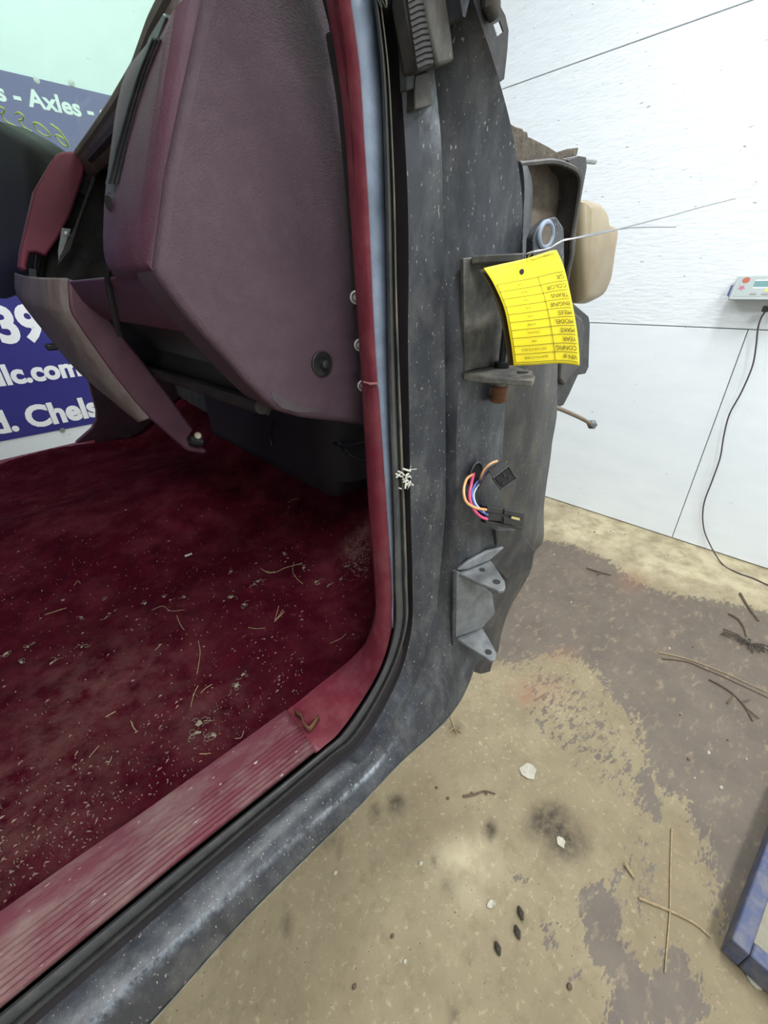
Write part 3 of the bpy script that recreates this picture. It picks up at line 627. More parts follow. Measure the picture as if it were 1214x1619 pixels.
# clip nut on the carrier and cable
q = [(147, 404), (163, 406), (162, 421), (149, 417)]
B().slab([pX(*p, .325) for p in q], (.003, 0, 0)).build('clip_nut', GALV, DB)
B().cyl(pX(154, 411, .3245), (-1, 0, 0), [(0, .005), (.001, .005), (.0012, .003)], 12).build('clip_nut_hole', BLACKPL, DB)
cb = [(181, 406), (174, 414), (171, 432), (172, 452), (178, 482), (184, 508), (190, 530)]
B().tube(crom([pY(x, y, .50+.01*i) for i, (x, y) in enumerate(cb)], 5), .0032, 8).build('cable', BLACKPL, DB)
# knee bolster
bE = [(107, 440), (127, 447), (154, 480), (190, 524), (225, 569), (267, 625), (307, 680), (297, 694), (303, 704), (327, 711), (326, 719), (297, 714), (267, 688), (237, 661), (213, 634), (178, 590), (142, 539), (116, 501), (110, 486)]
bol = B().slab([pY(*p, BY) for p in bE], (0, .02, 0)).build('knee_bolster', DASHD, DB, bevel=.004, bseg=3)
eA = [(107, 440), (110, 486), (116, 501), (142, 539), (178, 590), (213, 634), (237, 661)]
eB = [(21, 428), (22, 456), (36, 480), (68, 520), (115, 575), (172, 622), (225, 660)]
yB = [1.36, 1.34, 1.28, 1.16, 1.02, .87, .76]
lA = crom([pY(*p, BY+.004) for p in eA], 6); lB = crom([pY(x, y, v) for (x, y), v in zip(eB, yB)], 6)
mid = [lerp(a_, c_, .5)+np.array((-.012, 0, -.004)) for a_, c_ in zip(lA, lB)]
B().loft([lA, [lerp(a_, c_, .25)+np.array((-.009, 0, -.003)) for a_, c_ in zip(lA, lB)], mid, [lerp(a_, c_, .78)+np.array((-.008, 0, -.003)) for a_, c_ in zip(lA, lB)], lB, [p+np.array((.05, 0, .02)) for p in lB]]).build('bolster_face', TAN, bol, smooth=60, solid=.003)
q = [(46, 424), (57, 426), (58, 452), (60, 459), (47, 454)]
B().slab([pY(*p, .99) for p in q], (0, .01, .0)).build('bolster_clip', BLACKPL, bol)
cc = pY(313, 689, BY); B().cyl(cc, (-.3, -1, .2), [(-.004, .006), (.006, .006), (.009, .004)], 14).build('bolster_screw', mat('pale_screw', (190, 184, 160), rough=.5), bol)
B().tube([pY(299, 696, BY-.002), pY(318, 700, BY-.002)], .008, 10).build('bolster_socket', BLACKPL, bol)
B().box(pY(84, 548, 1.12), (.025, .03, .012)).build('bolster_tab', BLACKPL, bol, bevel=.003)
# heater housing, insulation, wiring under the dash
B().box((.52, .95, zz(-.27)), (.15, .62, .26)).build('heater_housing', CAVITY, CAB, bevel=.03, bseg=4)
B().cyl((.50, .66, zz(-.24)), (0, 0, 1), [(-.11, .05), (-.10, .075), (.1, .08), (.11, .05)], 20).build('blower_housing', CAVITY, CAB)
q = [(256, 578), (312, 604), (318, 622), (350, 640), (345, 665), (300, 640), (268, 615)]
B().slab([pX(*p, .58) for p in q], (.02, 0, 0)).build('insulation_pad', mat('grey_insulation', (112, 112, 110), (84, 84, 84), rough=.95, scale=40), CAB, bevel=.004)
for pts in ([(432, 660), (427, 690), (430, 705)], [(500, 665), (512, 690), (540, 705), (577, 700)], [(535, 700), (552, 720), (577, 730)]):
    B().tube(crom([pX(x, y, .44) for x, y in pts], 5), .003, 6).build('underdash_cable', BLACKPL, CAB)

# ---------------------------------------------------------------- front of the cab: cowl side, box, bottle
def strip3(lines, ys_, name, matl, **kw):
    return B().loft([crom([pY(x, y, v) for x, y in l], 6) for l, v in zip(lines, ys_)]).build(name, matl, CAB, smooth=50, **kw)
R3 = [(882, 560), (881, 610), (880, 657), (873, 699), (870, 725), (860, 799), (859, 853), (845, 874), (838, 905), (806, 962), (792, 1005), (788, 1030)]
R2 = [(842, 560), (842, 610), (841, 657), (839, 699), (838, 725), (832, 799), (829, 853), (822, 880), (812, 910), (785, 962), (772, 1005), (765, 1045)]
R1 = [(770, 560), (770, 610), (770, 657), (765, 699), (762, 725), (758, 799), (752, 853), (750, 880), (748, 910), (745, 962), (735, 1005), (728, 1062)]
strip3([R1, R2, R3, [(x-6, y) for x, y in R3]], [.325, .297, .305, .37], 'cowl_side_panel', BLACK2)
R1u = [(770, 205), (775, 300), (775, 400), (775, 500), (770, 565)]; R2u = [(826, 262), (829, 300), (826, 400), (830, 500), (842, 565)]; R3u = [(834, 262), (842, 300), (840, 400), (860, 500), (882, 565)]
strip3([R1u, R2u, R3u], [.33, .295, .315], 'cowl_post', BLACK)
pl_ = [(784, 838), (823, 836), (845, 872), (839, 900), (802, 917), (775, 890), (786, 862)]
B().slab([pY(*p, .268) for p in pl_], (0, .022, 0)).build('fender_bracket', DARKPL, CAB, bevel=.0015)
pl_ = [(756, 1040), (779, 1046), (775, 1062), (760, 1066), (748, 1062)]
B().slab([pY(*p, .27) for p in pl_], (0, .015, 0)).build('fender_bracket_foot', DARKPL, CAB, bevel=.001)
# cowl box
rim = [(821, 260), (849, 257), (870, 255), (887, 258), (904, 265), (912, 272), (916, 282), (916, 298), (912, 330), (908, 356), (904, 378), (903, 406), (897, 440), (893, 500), (890, 560)]
o1 = crom([pY(x, y, .318) for x, y in rim], 4); o2 = crom([pY(x, y, .46) for x, y in rim], 4)
B().loft([[p+np.array((.0, 0, .0)) for p in o1], o2]).build('cowl_box_shell', DARKPL, CAB, smooth=60, solid=.004)
B().tube(o1, .0028, 6).build('cowl_box_rim', BLACK2, CAB)
bk = [(815, 255), (870, 262), (897, 275), (893, 300), (880, 335), (868, 400), (860, 560), (800, 560), (800, 300)]
B().slab([pY(*p, .352) for p in bk], (0, .01, 0)).build('cowl_box_liner', BOXBR, CAB)
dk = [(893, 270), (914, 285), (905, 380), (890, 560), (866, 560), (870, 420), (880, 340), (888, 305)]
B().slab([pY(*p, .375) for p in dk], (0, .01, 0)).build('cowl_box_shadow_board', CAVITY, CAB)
ow = [(897, 253), (915, 246), (927, 248), (928, 264), (922, 297), (916, 331), (911, 370), (909, 399), (901, 432), (898, 470), (893, 470), (902, 400), (907, 356), (911, 330), (915, 298), (915, 282), (911, 271), (903, 263)]
B().slab([pY(*p, .325) for p in ow], (0, .03, 0)).build('cowl_box_flange', BLACK2, CAB, bevel=.001)
ct = [(800, 190), (815, 200), (827, 203), (828, 207), (834, 208), (835, 216), (841, 218), (868, 232), (893, 248), (888, 258), (870, 257), (849, 258), (822, 262), (800, 260)]
B().slab([pY(*p, .33) for p in ct], (0, .02, 0)).build('cowl_pad', CLOTH, CAB, bevel=.002)
ct = [(880, 241), (898, 235), (915, 233), (912, 246), (893, 250)]
B().slab([pY(*p, .34) for p in ct], (0, .004, 0)).build('cowl_tab', CLOTH, CAB, bevel=.001)
B().tube([pY(922, 254, .335), pY(940, 256, .335)], .0032, 8).build('cowl_bolt', STEEL, CAB)
# reservoir
bt = [(905, 318), (919, 317), (931, 321), (940, 332), (944, 352), (957, 359), (960, 368), (955, 405), (949, 450), (939, 470), (920, 480), (905, 478)]
obj_ = B(); P = [pY(*p, .44) for p in crom(bt, 3)]; cen = np.mean(P, 0)
Ls = []
for t, dy in ((.80, -.026), (.93, -.020), (1.0, -.006), (1.0, .04), (.93, .055), (.8, .06)): Ls.append([cen+(p-cen)*np.array([t, 1, t])+np.array([0, dy, 0]) for p in P])
obj_.loft(Ls, True); n_ = len(P); obj_.f.append(tuple(range(n_))); obj_.f.append(tuple(range((len(Ls)-1)*n_, len(Ls)*n_)))
o = obj_.build('fluid_reservoir', BOTTLE, CAB, smooth=60); o['label'] = 'yellowed plastic fluid bottle'
bk = [(905, 478), (931, 500), (933, 512), (931, 580), (926, 591), (914, 593), (900, 624), (891, 641), (878, 646), (870, 600), (870, 500)]
B().slab([pY(*p, .37) for p in bk], (0, .03, 0)).build('inner_fender_panel', DARKPL, CAB, bevel=.002)
bk = [(905, 490), (922, 505), (924, 520), (918, 578), (905, 592), (893, 610), (885, 600), (890, 500)]
B().slab([pY(*p, .362) for p in bk], (0, .01, 0)).build('inner_fender_rib', BLACK2, CAB, bevel=.004)
hp = crom([pY(x, y, .36) for x, y in [(870, 642), (884, 646), (903, 654), (920, 662), (934, 670)]], 4)
hs = B().tube(hp, .0042, 10).build('brake_line', mat('dusty_line', (132, 118, 100), (104, 94, 82), rough=.8, scale=80), CAB)
dv = hp[-1]-hp[-3]; dv = dv/np.linalg.norm(dv); B().cyl(hp[-1], dv, [(-.008, .006), (-.001, .0085), (.003, .0085), (.004, .0105), (.014, .0105), (.015, .0075), (.018, .0065)], 6).build('line_nut', GALV, hs)
# upper black fender hook with a square hole
def holed(outer, hole, y, th, name, matl):
    bm = bmesh.new(); ov = [bm.verts.new(pY(*p, y)) for p in outer]; hv = [bm.verts.new(pY(*p, y)) for p in hole]
    es = [bm.edges.new((l[i], l[(i+1) % len(l)])) for l in (ov, hv) for i in range(len(l))]
    bmesh.ops.triangle_fill(bm, use_beauty=True, edges=es); r = bmesh.ops.extrude_face_region(bm, geom=bm.faces[:])
    for v in [e_ for e_ in r['geom'] if isinstance(e_, bmesh.types.BMVert)]: v.co.y += th
    bm.verts.index_update(); b2 = B().add([tuple(v.co) for v in bm.verts], [tuple(v.index for v in f.verts) for f in bm.faces]); bm.free()
    return b2.build(name, matl, CAB)
holed([(735, -60), (780, -60), (786, 0), (799, 25), (804, 48), (802, 80), (797, 125), (790, 130), (765, 110), (735, 20)], [(780, 39), (790, 33), (796, 50), (786, 58)], .285, .0012, 'fender_hook', DARKPL)
B().tube([pY(772, -40, .28), pY(776, 5, .28), pY(782, 28, .28)], [.006, .0075, .005], 10).build('hook_bumper', BLACK2, CAB)
# rubber gasket remnants on the pillar
def plate2(pts, y0, th, name, matl, bev=.001):
    return B().slab([pY(*p, y0) for p in pts], (0, th, 0)).build(name, matl, CAB, bevel=bev)
gs = plate2([(638, -80), (660, -80), (668, 0), (679, 50), (690, 103), (684, 105), (670, 112), (660, 113), (655, 80), (644, 20), (641, 0)], .277, .014, 'pillar_gasket', DARKPL, .002)
for i in range(12):
    t = i/11; a0 = lerp((643, 2), (658, 106), t); a1 = lerp((665, -6), (683, 98), t)
    B().tube([pY(*a0, .2762), pY(*lerp(a0, a1, .5)+np.array([2, -3]), .2742), pY(*a1, .2762)], .0016, 6).build('gasket_rib', DARKPL, gs)
plate2([(666, -80), (704, -80), (708, 0), (714, 50), (719, 96), (708, 100), (696, 103), (692, 104), (680, 50), (670, 0)], .274, .014, 'pillar_filler', BLACK2, .002)
plate2([(632, -60), (640, -60), (646, 40), (653, 100), (656, 120), (654, 140), (644, 143), (641, 60), (635, 0)], .288, .008, 'torn_seal_strip', RUBBER, .001)
plate2([(656, 118), (684, 110), (690, 165), (672, 170), (656, 174)], .290, .01, 'seam_sealer', BLACK2, .001)

# ---------------------------------------------------------------- hinges
zl = float(pY(735, 588, .281)[2]-HC)
UH = empty('door_hinge', (0, 0, 0), None, None); UH.parent = CAB; UH.location = Vector(pY(735, 500, .28))-Vector(CAB.location); UH['label'] = 'upper door hinge bracket with rusty pin bushing'
arm = [(733, 586), (744, 584), (770, 579), (785, 574), (811, 577), (838, 587), (846, 594), (843, 601), (801, 598), (760, 595), (733, 591)]
AP = [pZ(*p, zl) for p in arm]
B().slab(AP, (0, 0, -.0065)).build('arm', HINGE, UH, bevel=.0012)
hz = float(pY(742, 418, .281)[2]-HC)
B().slab([np.array((p[0], p[1], HC+hz)) for p in (AP[0], AP[1], AP[2], AP[3], lerp(AP[3], AP[4], .45), lerp(AP[8], AP[7], .1), AP[9], AP[10])], (0, 0, .0065)).build('arm', HINGE, UH, bevel=.0012)
B().slab([pY(733, 408, .279), pY(752, 406, .278), pY(798, 404, .275), pY(798, 576, .275), pY(752, 583, .278), pY(735, 588, .279)], (.002, .006, 0)).build('base_plate', HINGE, UH, bevel=.001)
pc = pZ(793, 581, zl); pc2 = pc.copy()
B().cyl(pc, (0, 0, 1), [(0, .0085), (.006, .0085), (.0065, .004), (hz-zl, .004)], 18).build('pin', BLACKPL, UH)
B().cyl(pc-np.array([0, 0, .0065]), (0, 0, -1), [(0, .0072), (.013, .0072)], 18).build('spacer', HINGE, UH)
B().cyl(pc-np.array([0, 0, .0195]), (0, 0, -1), [(0, .0085), (.002, .0098), (.004, .0085), (.012, .0085), (.015, .0100), (.018, .0092), (.0195, .006)], 20).build('bushing', RUST, UH)
sc = pZ(829, 590, zl-.0085); B().cyl(sc, (0, 0, -1), [(-.002, .009), (.003, .009), (.0035, .006)], 18).build('washer', HINGE, UH)
B().cyl(pZ(826, 589, zl)+np.array([0, 0, .0002]), (0, 0, 1), [(0, .006), (.0006, .006), (.0008, .004)], 18).build('arm_hole', CAVITY, UH)
ey = [(842, 430), (842, 400), (843, 376), (850, 360), (862, 347), (877, 343), (880, 343), (891, 360), (892, 380), (892, 440)]
eyp = B().slab([pY(*p, .262) for p in ey], (0.003, .010, 0)).build('check_strap_tab', BLACK, UH, bevel=.0015)
cc = pY(862.5, 371.5, .2615); rr = [cc+.0138*np.array([math.cos(a_), 0, math.sin(a_)])*np.array([1, 1, .80]) for a_ in np.linspace(0, 2*math.pi, 25)]
B().tube(rr, .0026, 8, cap=False).build('tab_bushing', PRIMER, eyp)
B().cyl(cc, (0, -1, 0), [(0, .0118), (.0006, .0118), (.0008, .009)], 24).build('tab_hole', BOXBR, eyp)
# lower hinge
LH = empty('door_hinge', (0, 0, 0), None, None); LH.parent = CAB; LH.location = Vector(pY(724, 960, .28))-Vector(CAB.location); LH['label'] = 'lower door hinge of bare grey metal with two ears'
def ear(pts, y0, hole1, hole2=None):
    z0 = float(pY(*pts[0], y0)[2]-HC)
    e = B().slab([pZ(*p, z0) for p in pts], (0, 0, -.0055)).build('ear', GALV, LH, bevel=.0014)
    for h, r in ((hole1, .0052), (hole2, .0042)):
        if h: B().cyl(pZ(*h, z0)+np.array([0, 0, .0001]), (0, 0, 1), [(0, r), (.0005, r), (.0006, r*.7)], 16).build('ear_hole', CAVITY, e)
ear([(722, 905), (742, 893), (762, 880), (775, 885), (788, 903), (798, 919), (799, 928), (796, 933), (788, 934), (782, 931), (750, 918)], .279, (785, 920), (762, 901))
ear([(720, 1008), (740, 998), (762, 992), (772, 1008), (784, 1030), (784, 1040), (780, 1044), (773, 1043), (765, 1037), (740, 1022)], .279, (772, 1031))
B().slab([pY(722, 903, .276), pY(750, 915, .269), pY(778, 940, .260), pY(783, 970, .257), pY(770, 984, .260), pY(762, 993, .262), pY(742, 1000, .267), pY(720, 1008, .275)], (.002, .006, 0)).build('back_plate', GALV, LH, bevel=.001)
B().slab([pY(724, 902, .275), pY(742, 888, .271), pY(770, 873, .266), pY(797, 866, .261), pY(775, 886, .261), pY(740, 900, .270)], (.002, .005, 0)).build('upper_gusset', GALV, LH, bevel=.001)
B().tube([pY(718, 902, .277), pY(717, 960, .277), pY(716, 1018, .277)], .0028, 8).build('weld_bead', BLACK, LH)
# ---------------------------------------------------------------- wiring connectors hanging from the pillar
hc_ = pY(753, 750, .2745); fn = np.array([-.45, -.89, 0]); 
u_ = np.array([.985, -.12, 0])
rr = [hc_+.0125*math.cos(a_)*u_*.9+.0155*math.sin(a_)*ez for a_ in np.linspace(0, 2*math.pi, 25)]
ho = B().tube(rr, .0012, 6, cap=False).build('grommet_hole', BLACK, CAB)
B().slab([p+np.array([.0004, .0008, 0]) for p in rr[:-1]], (.001, .002, 0)).build('hole_shade_disc', mat('hole_black', (8, 8, 9), rough=.9), ho)  # black disc paints the shade inside the hole; the pillar is not cut
WH = empty('wiring_pigtail', pY(750, 760, .262), 'coloured wires with two black plug connectors hanging out of the pillar', 'wiring')
def wirep(pts, ys_, r, col, name):
    B().tube(crom([pY(x, y, v) for (x, y), v in zip(pts, ys_)], 6), r, 8).build('wire', mat('wire_'+name, col, rough=.4), WH)
yy = [.2765, .258, .252, .246, .242, .240]
wirep([(748, 750), (738, 757), (733, 775), (737, 793), (752, 803), (772, 806)], yy, .0016, (226, 168, 112), 'orange')
wirep([(749, 749), (745, 765), (742, 785), (748, 804), (759, 816), (770, 821)], [.2765, .256, .250, .244, .240, .238], .0017, (222, 76, 124), 'pink')
wirep([(760, 757), (752, 765), (746, 780), (750, 797), (760, 808), (771, 814)], [.2765, .259, .254, .248, .243, .240], .0012, (88, 112, 190), 'blue')
wirep([(761, 762), (754, 770), (749, 782), (752, 796), (761, 806), (770, 812)], [.2765, .259, .255, .249, .244, .241], .0010, (214, 220, 232), 'white')
wirep([(757, 766), (760, 755), (766, 742), (776, 733), (786, 729)], [.2765, .26, .256, .252, .250], .0016, (196, 150, 104), 'tan')
wirep([(758, 770), (764, 757), (770, 748), (778, 742)], [.2765, .261, .257, .252], .0016, (120, 82, 64), 'brown')
wirep([(756, 772), (760, 762), (766, 752), (776, 744)], [.2765, .262, .258, .253], .0012, (70, 86, 120), 'slate')
def pbox(o_, ux, vy, y, th, name, parent, matl=BLACKPL, bev=.0008, dy=(0, 0)):
    a0 = pY(*o_, y); a1 = pY(*ux, y+dy[0]); a2 = pY(*vy, y+dy[1]); a3 = a1+a2-a0
    return B().hexa([a0, a1, a3, a2, a0+np.array([.001, th, 0]), a1+np.array([.001, th, 0]), a3+np.array([.001, th, 0]), a2+np.array([.001, th, 0])]).build(name, matl, parent, bevel=bev)
c2 = pbox((770, 802), (796, 806), (766, 822), .240, .012, 'plug_connector', WH); pbox((796, 806), (829, 812), (792, 827), .2395, .013, 'plug_barrel', c2, dy=(-.002, 0))
pbox((771, 801), (795, 805), (770, 810), .2385, .004, 'plug_rib', c2); pbox((797, 818), (826, 824), (796, 828), .2375, .004, 'plug_rib', c2); pbox((798, 806), (828, 811), (797, 814), .2375, .004, 'plug_rib', c2)
pbox((809, 817), (822, 820), (808, 820), .2355, .001, 'plug_pin', c2, mat('brass_pin', (214, 196, 130), rough=.3, metal=.4), .0001)
pbox((768, 822), (826, 834), (767, 828), .243, .008, 'plug_base', c2)
c1 = B().hexa([pY(770, 742, .252), pY(793, 727, .252), pY(800, 742, .250), pY(781, 758, .250), pY(779, 756, .238), pY(803, 737, .238), pY(816, 757, .237), pY(792, 774, .237)]).build('socket_connector', BLACKPL, WH, bevel=.001)
qq = [pY(779, 756, .2375), pY(803, 737, .2375), pY(816, 757, .2365), pY(792, 774, .2365)]
for i in range(4): B().tube([qq[i], qq[(i+1) % 4]], .0011, 6).build('socket_rim', DARKPL, c1)
qc = np.mean(qq, 0); B().slab([lerp(p, qc, .2)+np.array([-.0004, -.0004, 0]) for p in qq], (.0003, .0003, 0)).build('socket_cavity', mat('socket_black', (12, 12, 13), rough=.8), c1, smooth=0)
for dx, dyy in ((-.2, .15), (.2, .1), (.05, -.25)):
    B().box(qc+dx*(qq[1]-qq[0])+dyy*(qq[3]-qq[0])+np.array([-.001, -.001, 0]), (.002, .002, .003)).build('socket_terminal', DARKPL, c1)

# ---------------------------------------------------------------- yellow tag
top_e = [(764.6, 424), (793, 417.5), (827, 410), (850, 403), (871, 396.5), (879.5, 395.7)]
left_e = [(764.6, 424), (780, 448), (797, 487), (805, 526), (809.5, 555), (812, 578)]
right_e = [(879.5, 395.7), (891, 422), (903, 473), (911.5, 521), (915, 555), (916, 578)]
bot_e = [(812, 578), (840, 577), (862, 575.5), (884, 574.5), (902, 576), (916, 578)]
def arc(pts):
    P_ = np.array(crom(pts, 16)); s = np.concatenate([[0], np.cumsum(np.hypot(*np.diff(P_, axis=0).T))]); s /= s[-1]
    return lambda t: np.array([np.interp(t, s, P_[:, 0]), np.interp(t, s, P_[:, 1])])
tE, lE, rE, bE_ = arc(top_e), arc(left_e), arc(right_e), arc(bot_e)
def coons(u, v):
    return (1-v)*tE(u)+v*bE_(u)+(1-u)*lE(v)+u*rE(v)-((1-u)*(1-v)*np.array(top_e[0])+u*(1-v)*np.array(top_e[-1])+(1-u)*v*np.array(bot_e[0])+u*v*np.array(bot_e[-1]))
def tagpt(u, v, off=0):
    p = coons(u, v); y = .229-.012*math.sin(math.pi*min(1, v*.9))-.004*v-.004*u
    q = pY(p[0], p[1], y-off*.8)
    return q
TG = empty('inventory_tag', tagpt(.5, .95), 'bright yellow card tag hung upside down on the upper hinge by wire', 'tag')
gr = [[tagpt(u, v) for u in np.linspace(0, 1, 25)] for v in np.linspace(0, 1, 37)]
B().loft(gr).build('card', YELLOW, TG, smooth=180, solid=.0004)
gr2 = [[tagpt(u, v)+np.array([-.0021, .0045, 0]) for u in np.linspace(0, 1, 9)] for v in np.linspace(0.02, 1, 13)]
B().loft(gr2).build('carbon_copy', mat('carbon_copy', (70, 56, 20), (50, 42, 22), rough=.8, scale=60), TG, smooth=180, solid=.0004)
def tline(u0, v0, u1, v1, wd=.0045):
    n_ = 9; us = np.linspace(u0, u1, n_); vs_ = np.linspace(v0, v1, n_); du, dv_ = (0, wd) if abs(u1-u0) > abs(v1-v0) else (wd*1.5, 0)
    return [[tagpt(a_-du/2, c_-dv_/2, .0012) for a_, c_ in zip(us, vs_)], [tagpt(a_+du/2, c_+dv_/2, .0012) for a_, c_ in zip(us, vs_)]]
rowv = np.linspace(.195, .972, 11); lb_ = B()
for v in rowv: lb_.loft(tline(.035, v, .985, v-.004*0))
lb_.loft(tline(.035, rowv[0], .035, rowv[-1])); lb_.loft(tline(.615, rowv[0], .635, rowv[-1]))
lb_.build('ruled_lines', INK, TG, smooth=0, fixn=False)
def ttext(body, u_right, vc, hgt, offset=0, space=1):
    vs, fs = text_geo(body, 1, offset, 'LEFT', space); P_ = []
    for v in vs:     # upside down: text runs to image left, up is image down
        P_.append(tagpt(u_right-v[0]*hgt/.72*1.52, vc-hgt/2+v[1]*hgt/.72, .0016))
    B().add(P_, fs).build('tag_text', INK, TG, smooth=0, fixn=False)
rowsT = [('GR', 'N/A'), ('COLOR', 'Black'), ('TRANS', 'N/A'), ('ENGINE', 'N/A'), ('MILES', 'N/A'), ('MODEL', 'K1500'), ('MAKE', 'Chevrolet'), ('YEAR', '1997'), ('CONFIG', 'EXT CAB STD BOX'), ('VIN #', '2gcek19rxv1233838')]
for i, (l_, val) in enumerate(rowsT):
    vc = (rowv[i]+rowv[i+1])/2
    ttext(l_, .975, vc+.003, .040, .0)
    wv = len(val)*.022; ttext(val, .33+wv/2+.02, vc, .020, 0, 1.05)
ttext('REORDER CAMPBELL TAG PRODUCTS', .95, .028, .017)
hp_ = tagpt(.43, .115, .001)
B().cyl(hp_, (-.4, -.9, .1), [(0, .0022), (.0008, .0022), (.0009, .001)], 14).build('punched_hole', CAVITY, TG)
wpx = [(835, 426), (829, 408), (832, 402), (842, 398), (852, 396), (866, 394), (882, 384), (893, 379), (910, 376), (935, 370), (965, 364), (1000, 360), (1035, 359), (1068, 359)]
B().tube(crom([pY(x, y, .236-.0032*i) for i, (x, y) in enumerate(wpx)], 5), .0007, 6).build('tie_wire', WIRE, TG)
wpx = [(835, 426), (833, 412), (840, 400), (856, 396), (872, 391), (890, 381), (915, 376), (950, 369), (1010, 354), (1060, 341), (1110, 327), (1162, 314)]
B().tube(crom([pY(x, y, .235-.006*i) for i, (x, y) in enumerate(wpx)], 5), .0007, 6).build('tie_wire', WIRE, TG)
# cobweb lint on the pillar
cw = empty('spider_web', pY(645, 757, .283), 'white spider web clump stuck in the pillar gap', 'web')
for i in range(22):
    a0 = random.uniform(0, 6.28); x0, y0 = 643+random.gauss(0, 4), 757+random.gauss(0, 10); ln = random.uniform(4, 13)
    pts = [(x0, y0), (x0+ln*.5*math.cos(a0)+random.uniform(-2, 2), y0+ln*.5*math.sin(a0)), (x0+ln*math.cos(a0), y0+ln*math.sin(a0))]
    B().tube(crom([pY(x, y, .281+random.uniform(-.003, .003)) for x, y in pts], 3), random.uniform(.0004, .0012), 5).build('strand', mat('web_white', (206, 204, 192), rough=.9), cw)

# ---------------------------------------------------------------- debris on the carpet
def flake(px, py, size, name, matl, label, cat, group, z=.002):
    c = onC(px, py)+np.array([0, 0, z]); n_ = 9; a0 = random.uniform(0, 6); st = random.uniform(.4, .9)
    pts = []
    for i in range(n_):
        a_ = i*2*math.pi/n_; r = size*random.uniform(.55, 1.1); x, y = r*math.cos(a_), r*st*math.sin(a_)
        pts.append(c+np.array([x*math.cos(a0)-y*math.sin(a0), x*math.sin(a0)+y*math.cos(a0), random.uniform(-.001, .0015)]))
    topc = c+np.array([0, 0, size*.35])
    b = B()
    for _ in range(3 if name == 'lint_clump' else 0):      # loose fibres
        a_ = random.uniform(0, 6.28); q_ = [c+np.array([random.uniform(-1, 1)*size, random.uniform(-1, 1)*size, .0005])]; tw_ = random.choice((-1, 1))*random.uniform(.4, 1.2)
        for j_ in range(5):
            a_ += tw_+random.uniform(-.3, .3); q_.append(q_[-1]+np.array([math.cos(a_)*size*.6, math.sin(a_)*size*.6, random.uniform(-.0004, .0008)]))
        b.tube(crom(q_, 3), .0003, 4)
    k0 = len(pts); b.add(pts+[topc, c-np.array([0, 0, .001])], [(i, (i+1) % n_, n_) for i in range(n_)]+[((i+1) % n_, i, n_+1) for i in range(n_)])
    return tag(b.build(name, matl), label, cat, group)
def where(x, y):          # which stretch of the carpet a scrap lies on
    d_sill = (1445-.706*x)-y
    if x > 395 and y < 1000: return 'in the litter near the red kick trim'
    if d_sill < 95: return 'close to the ribbed sill plate'
    if y < 1000: return 'in the middle of the cab floor'
    return 'on the dusty stretch between sill and floor middle'
lintpx = [(450, 877), (480, 899), (402, 925), (408, 920), (366, 945), (386, 957), (365, 905), (500, 921), (522, 925), (538, 917), (100, 950), (165, 950), (130, 1024), (45, 1024), (82, 1050), (168, 978), (260, 945), (293, 945), (35, 1048), (10, 1035), (374, 1085), (385, 1068), (315, 1145), (338, 1163), (312, 1160), (547, 897), (230, 955), (130, 978)]
for i, (x, y) in enumerate(lintpx):
    flake(x, y, random.uniform(.003, .0062), 'lint_clump', LINT, 'small pale lint clump on the carpet, '+where(x, y), 'lint', 'lint clumps, '+where(x, y))
strawpx = [[(441, 960), (436, 982), (448, 966)], [(420, 905), (435, 907), (450, 900), (478, 892)], [(465, 890), (463, 905), (470, 917), (479, 925)], [(412, 900), (425, 908), (435, 905)], [(434, 985), (443, 976), (450, 969)], [(522, 1019), (538, 1012), (547, 1004)], [(314, 1015), (317, 1035), (312, 1068)], [(393, 994), (405, 996), (419, 995)], [(280, 975), (286, 990), (292, 998)], [(72, 974), (90, 968), (106, 963)], [(318, 1098), (326, 1090), (336, 1084)], [(208, 1142), (212, 1152), (216, 1157)], [(142, 1200), (150, 1190), (158, 1181)], [(168, 1136), (176, 1131), (184, 1127)], [(302, 1120), (308, 1098), (314, 1086)], [(372, 1170), (382, 1168), (386, 1158)], [(171, 1212), (175, 1206), (178, 1198)], [(120, 1197), (124, 1190)], [(118, 928), (124, 920), (128, 925)], [(240, 967), (258, 960), (270, 968), (292, 966)], [(323, 1142), (332, 1141), (337, 1142)], [(316, 1194), (326, 1194), (334, 1193)], [(192, 700), (200, 692), (206, 698)], [(455, 797), (463, 792), (472, 790)], [(246, 1030), (252, 1024), (256, 1020)]]
for pts in strawpx:
    q = [onC(*p)+np.array([0, 0, .003]) for p in pts]
    tag(B().tube(crom(q, 4), random.uniform(.0004, .0007), 5).build('straw', STRAW), 'dry straw strand lying on the carpet, '+where(*pts[0]), 'straw', 'straws, '+where(*pts[0]))
b = B().tube([onC(293, 882)+np.array([0, 0, .004]), onC(304, 878)+np.array([0, 0, .004])], .0028, 8)
tag(b.build('plug_pin', STEEL), 'small shiny metal pin lying alone on the carpet', 'pin')
flake(284, 730, .006, 'leaf_bit', STRAW, 'tan seed husk on the carpet below the knee bolster tip', 'husk', None)
flake(205, 690, .006, 'leaf_bit', STRAW, 'tan dry leaf bit at the far edge of the carpet', 'leaf', None)
cb_ = B()
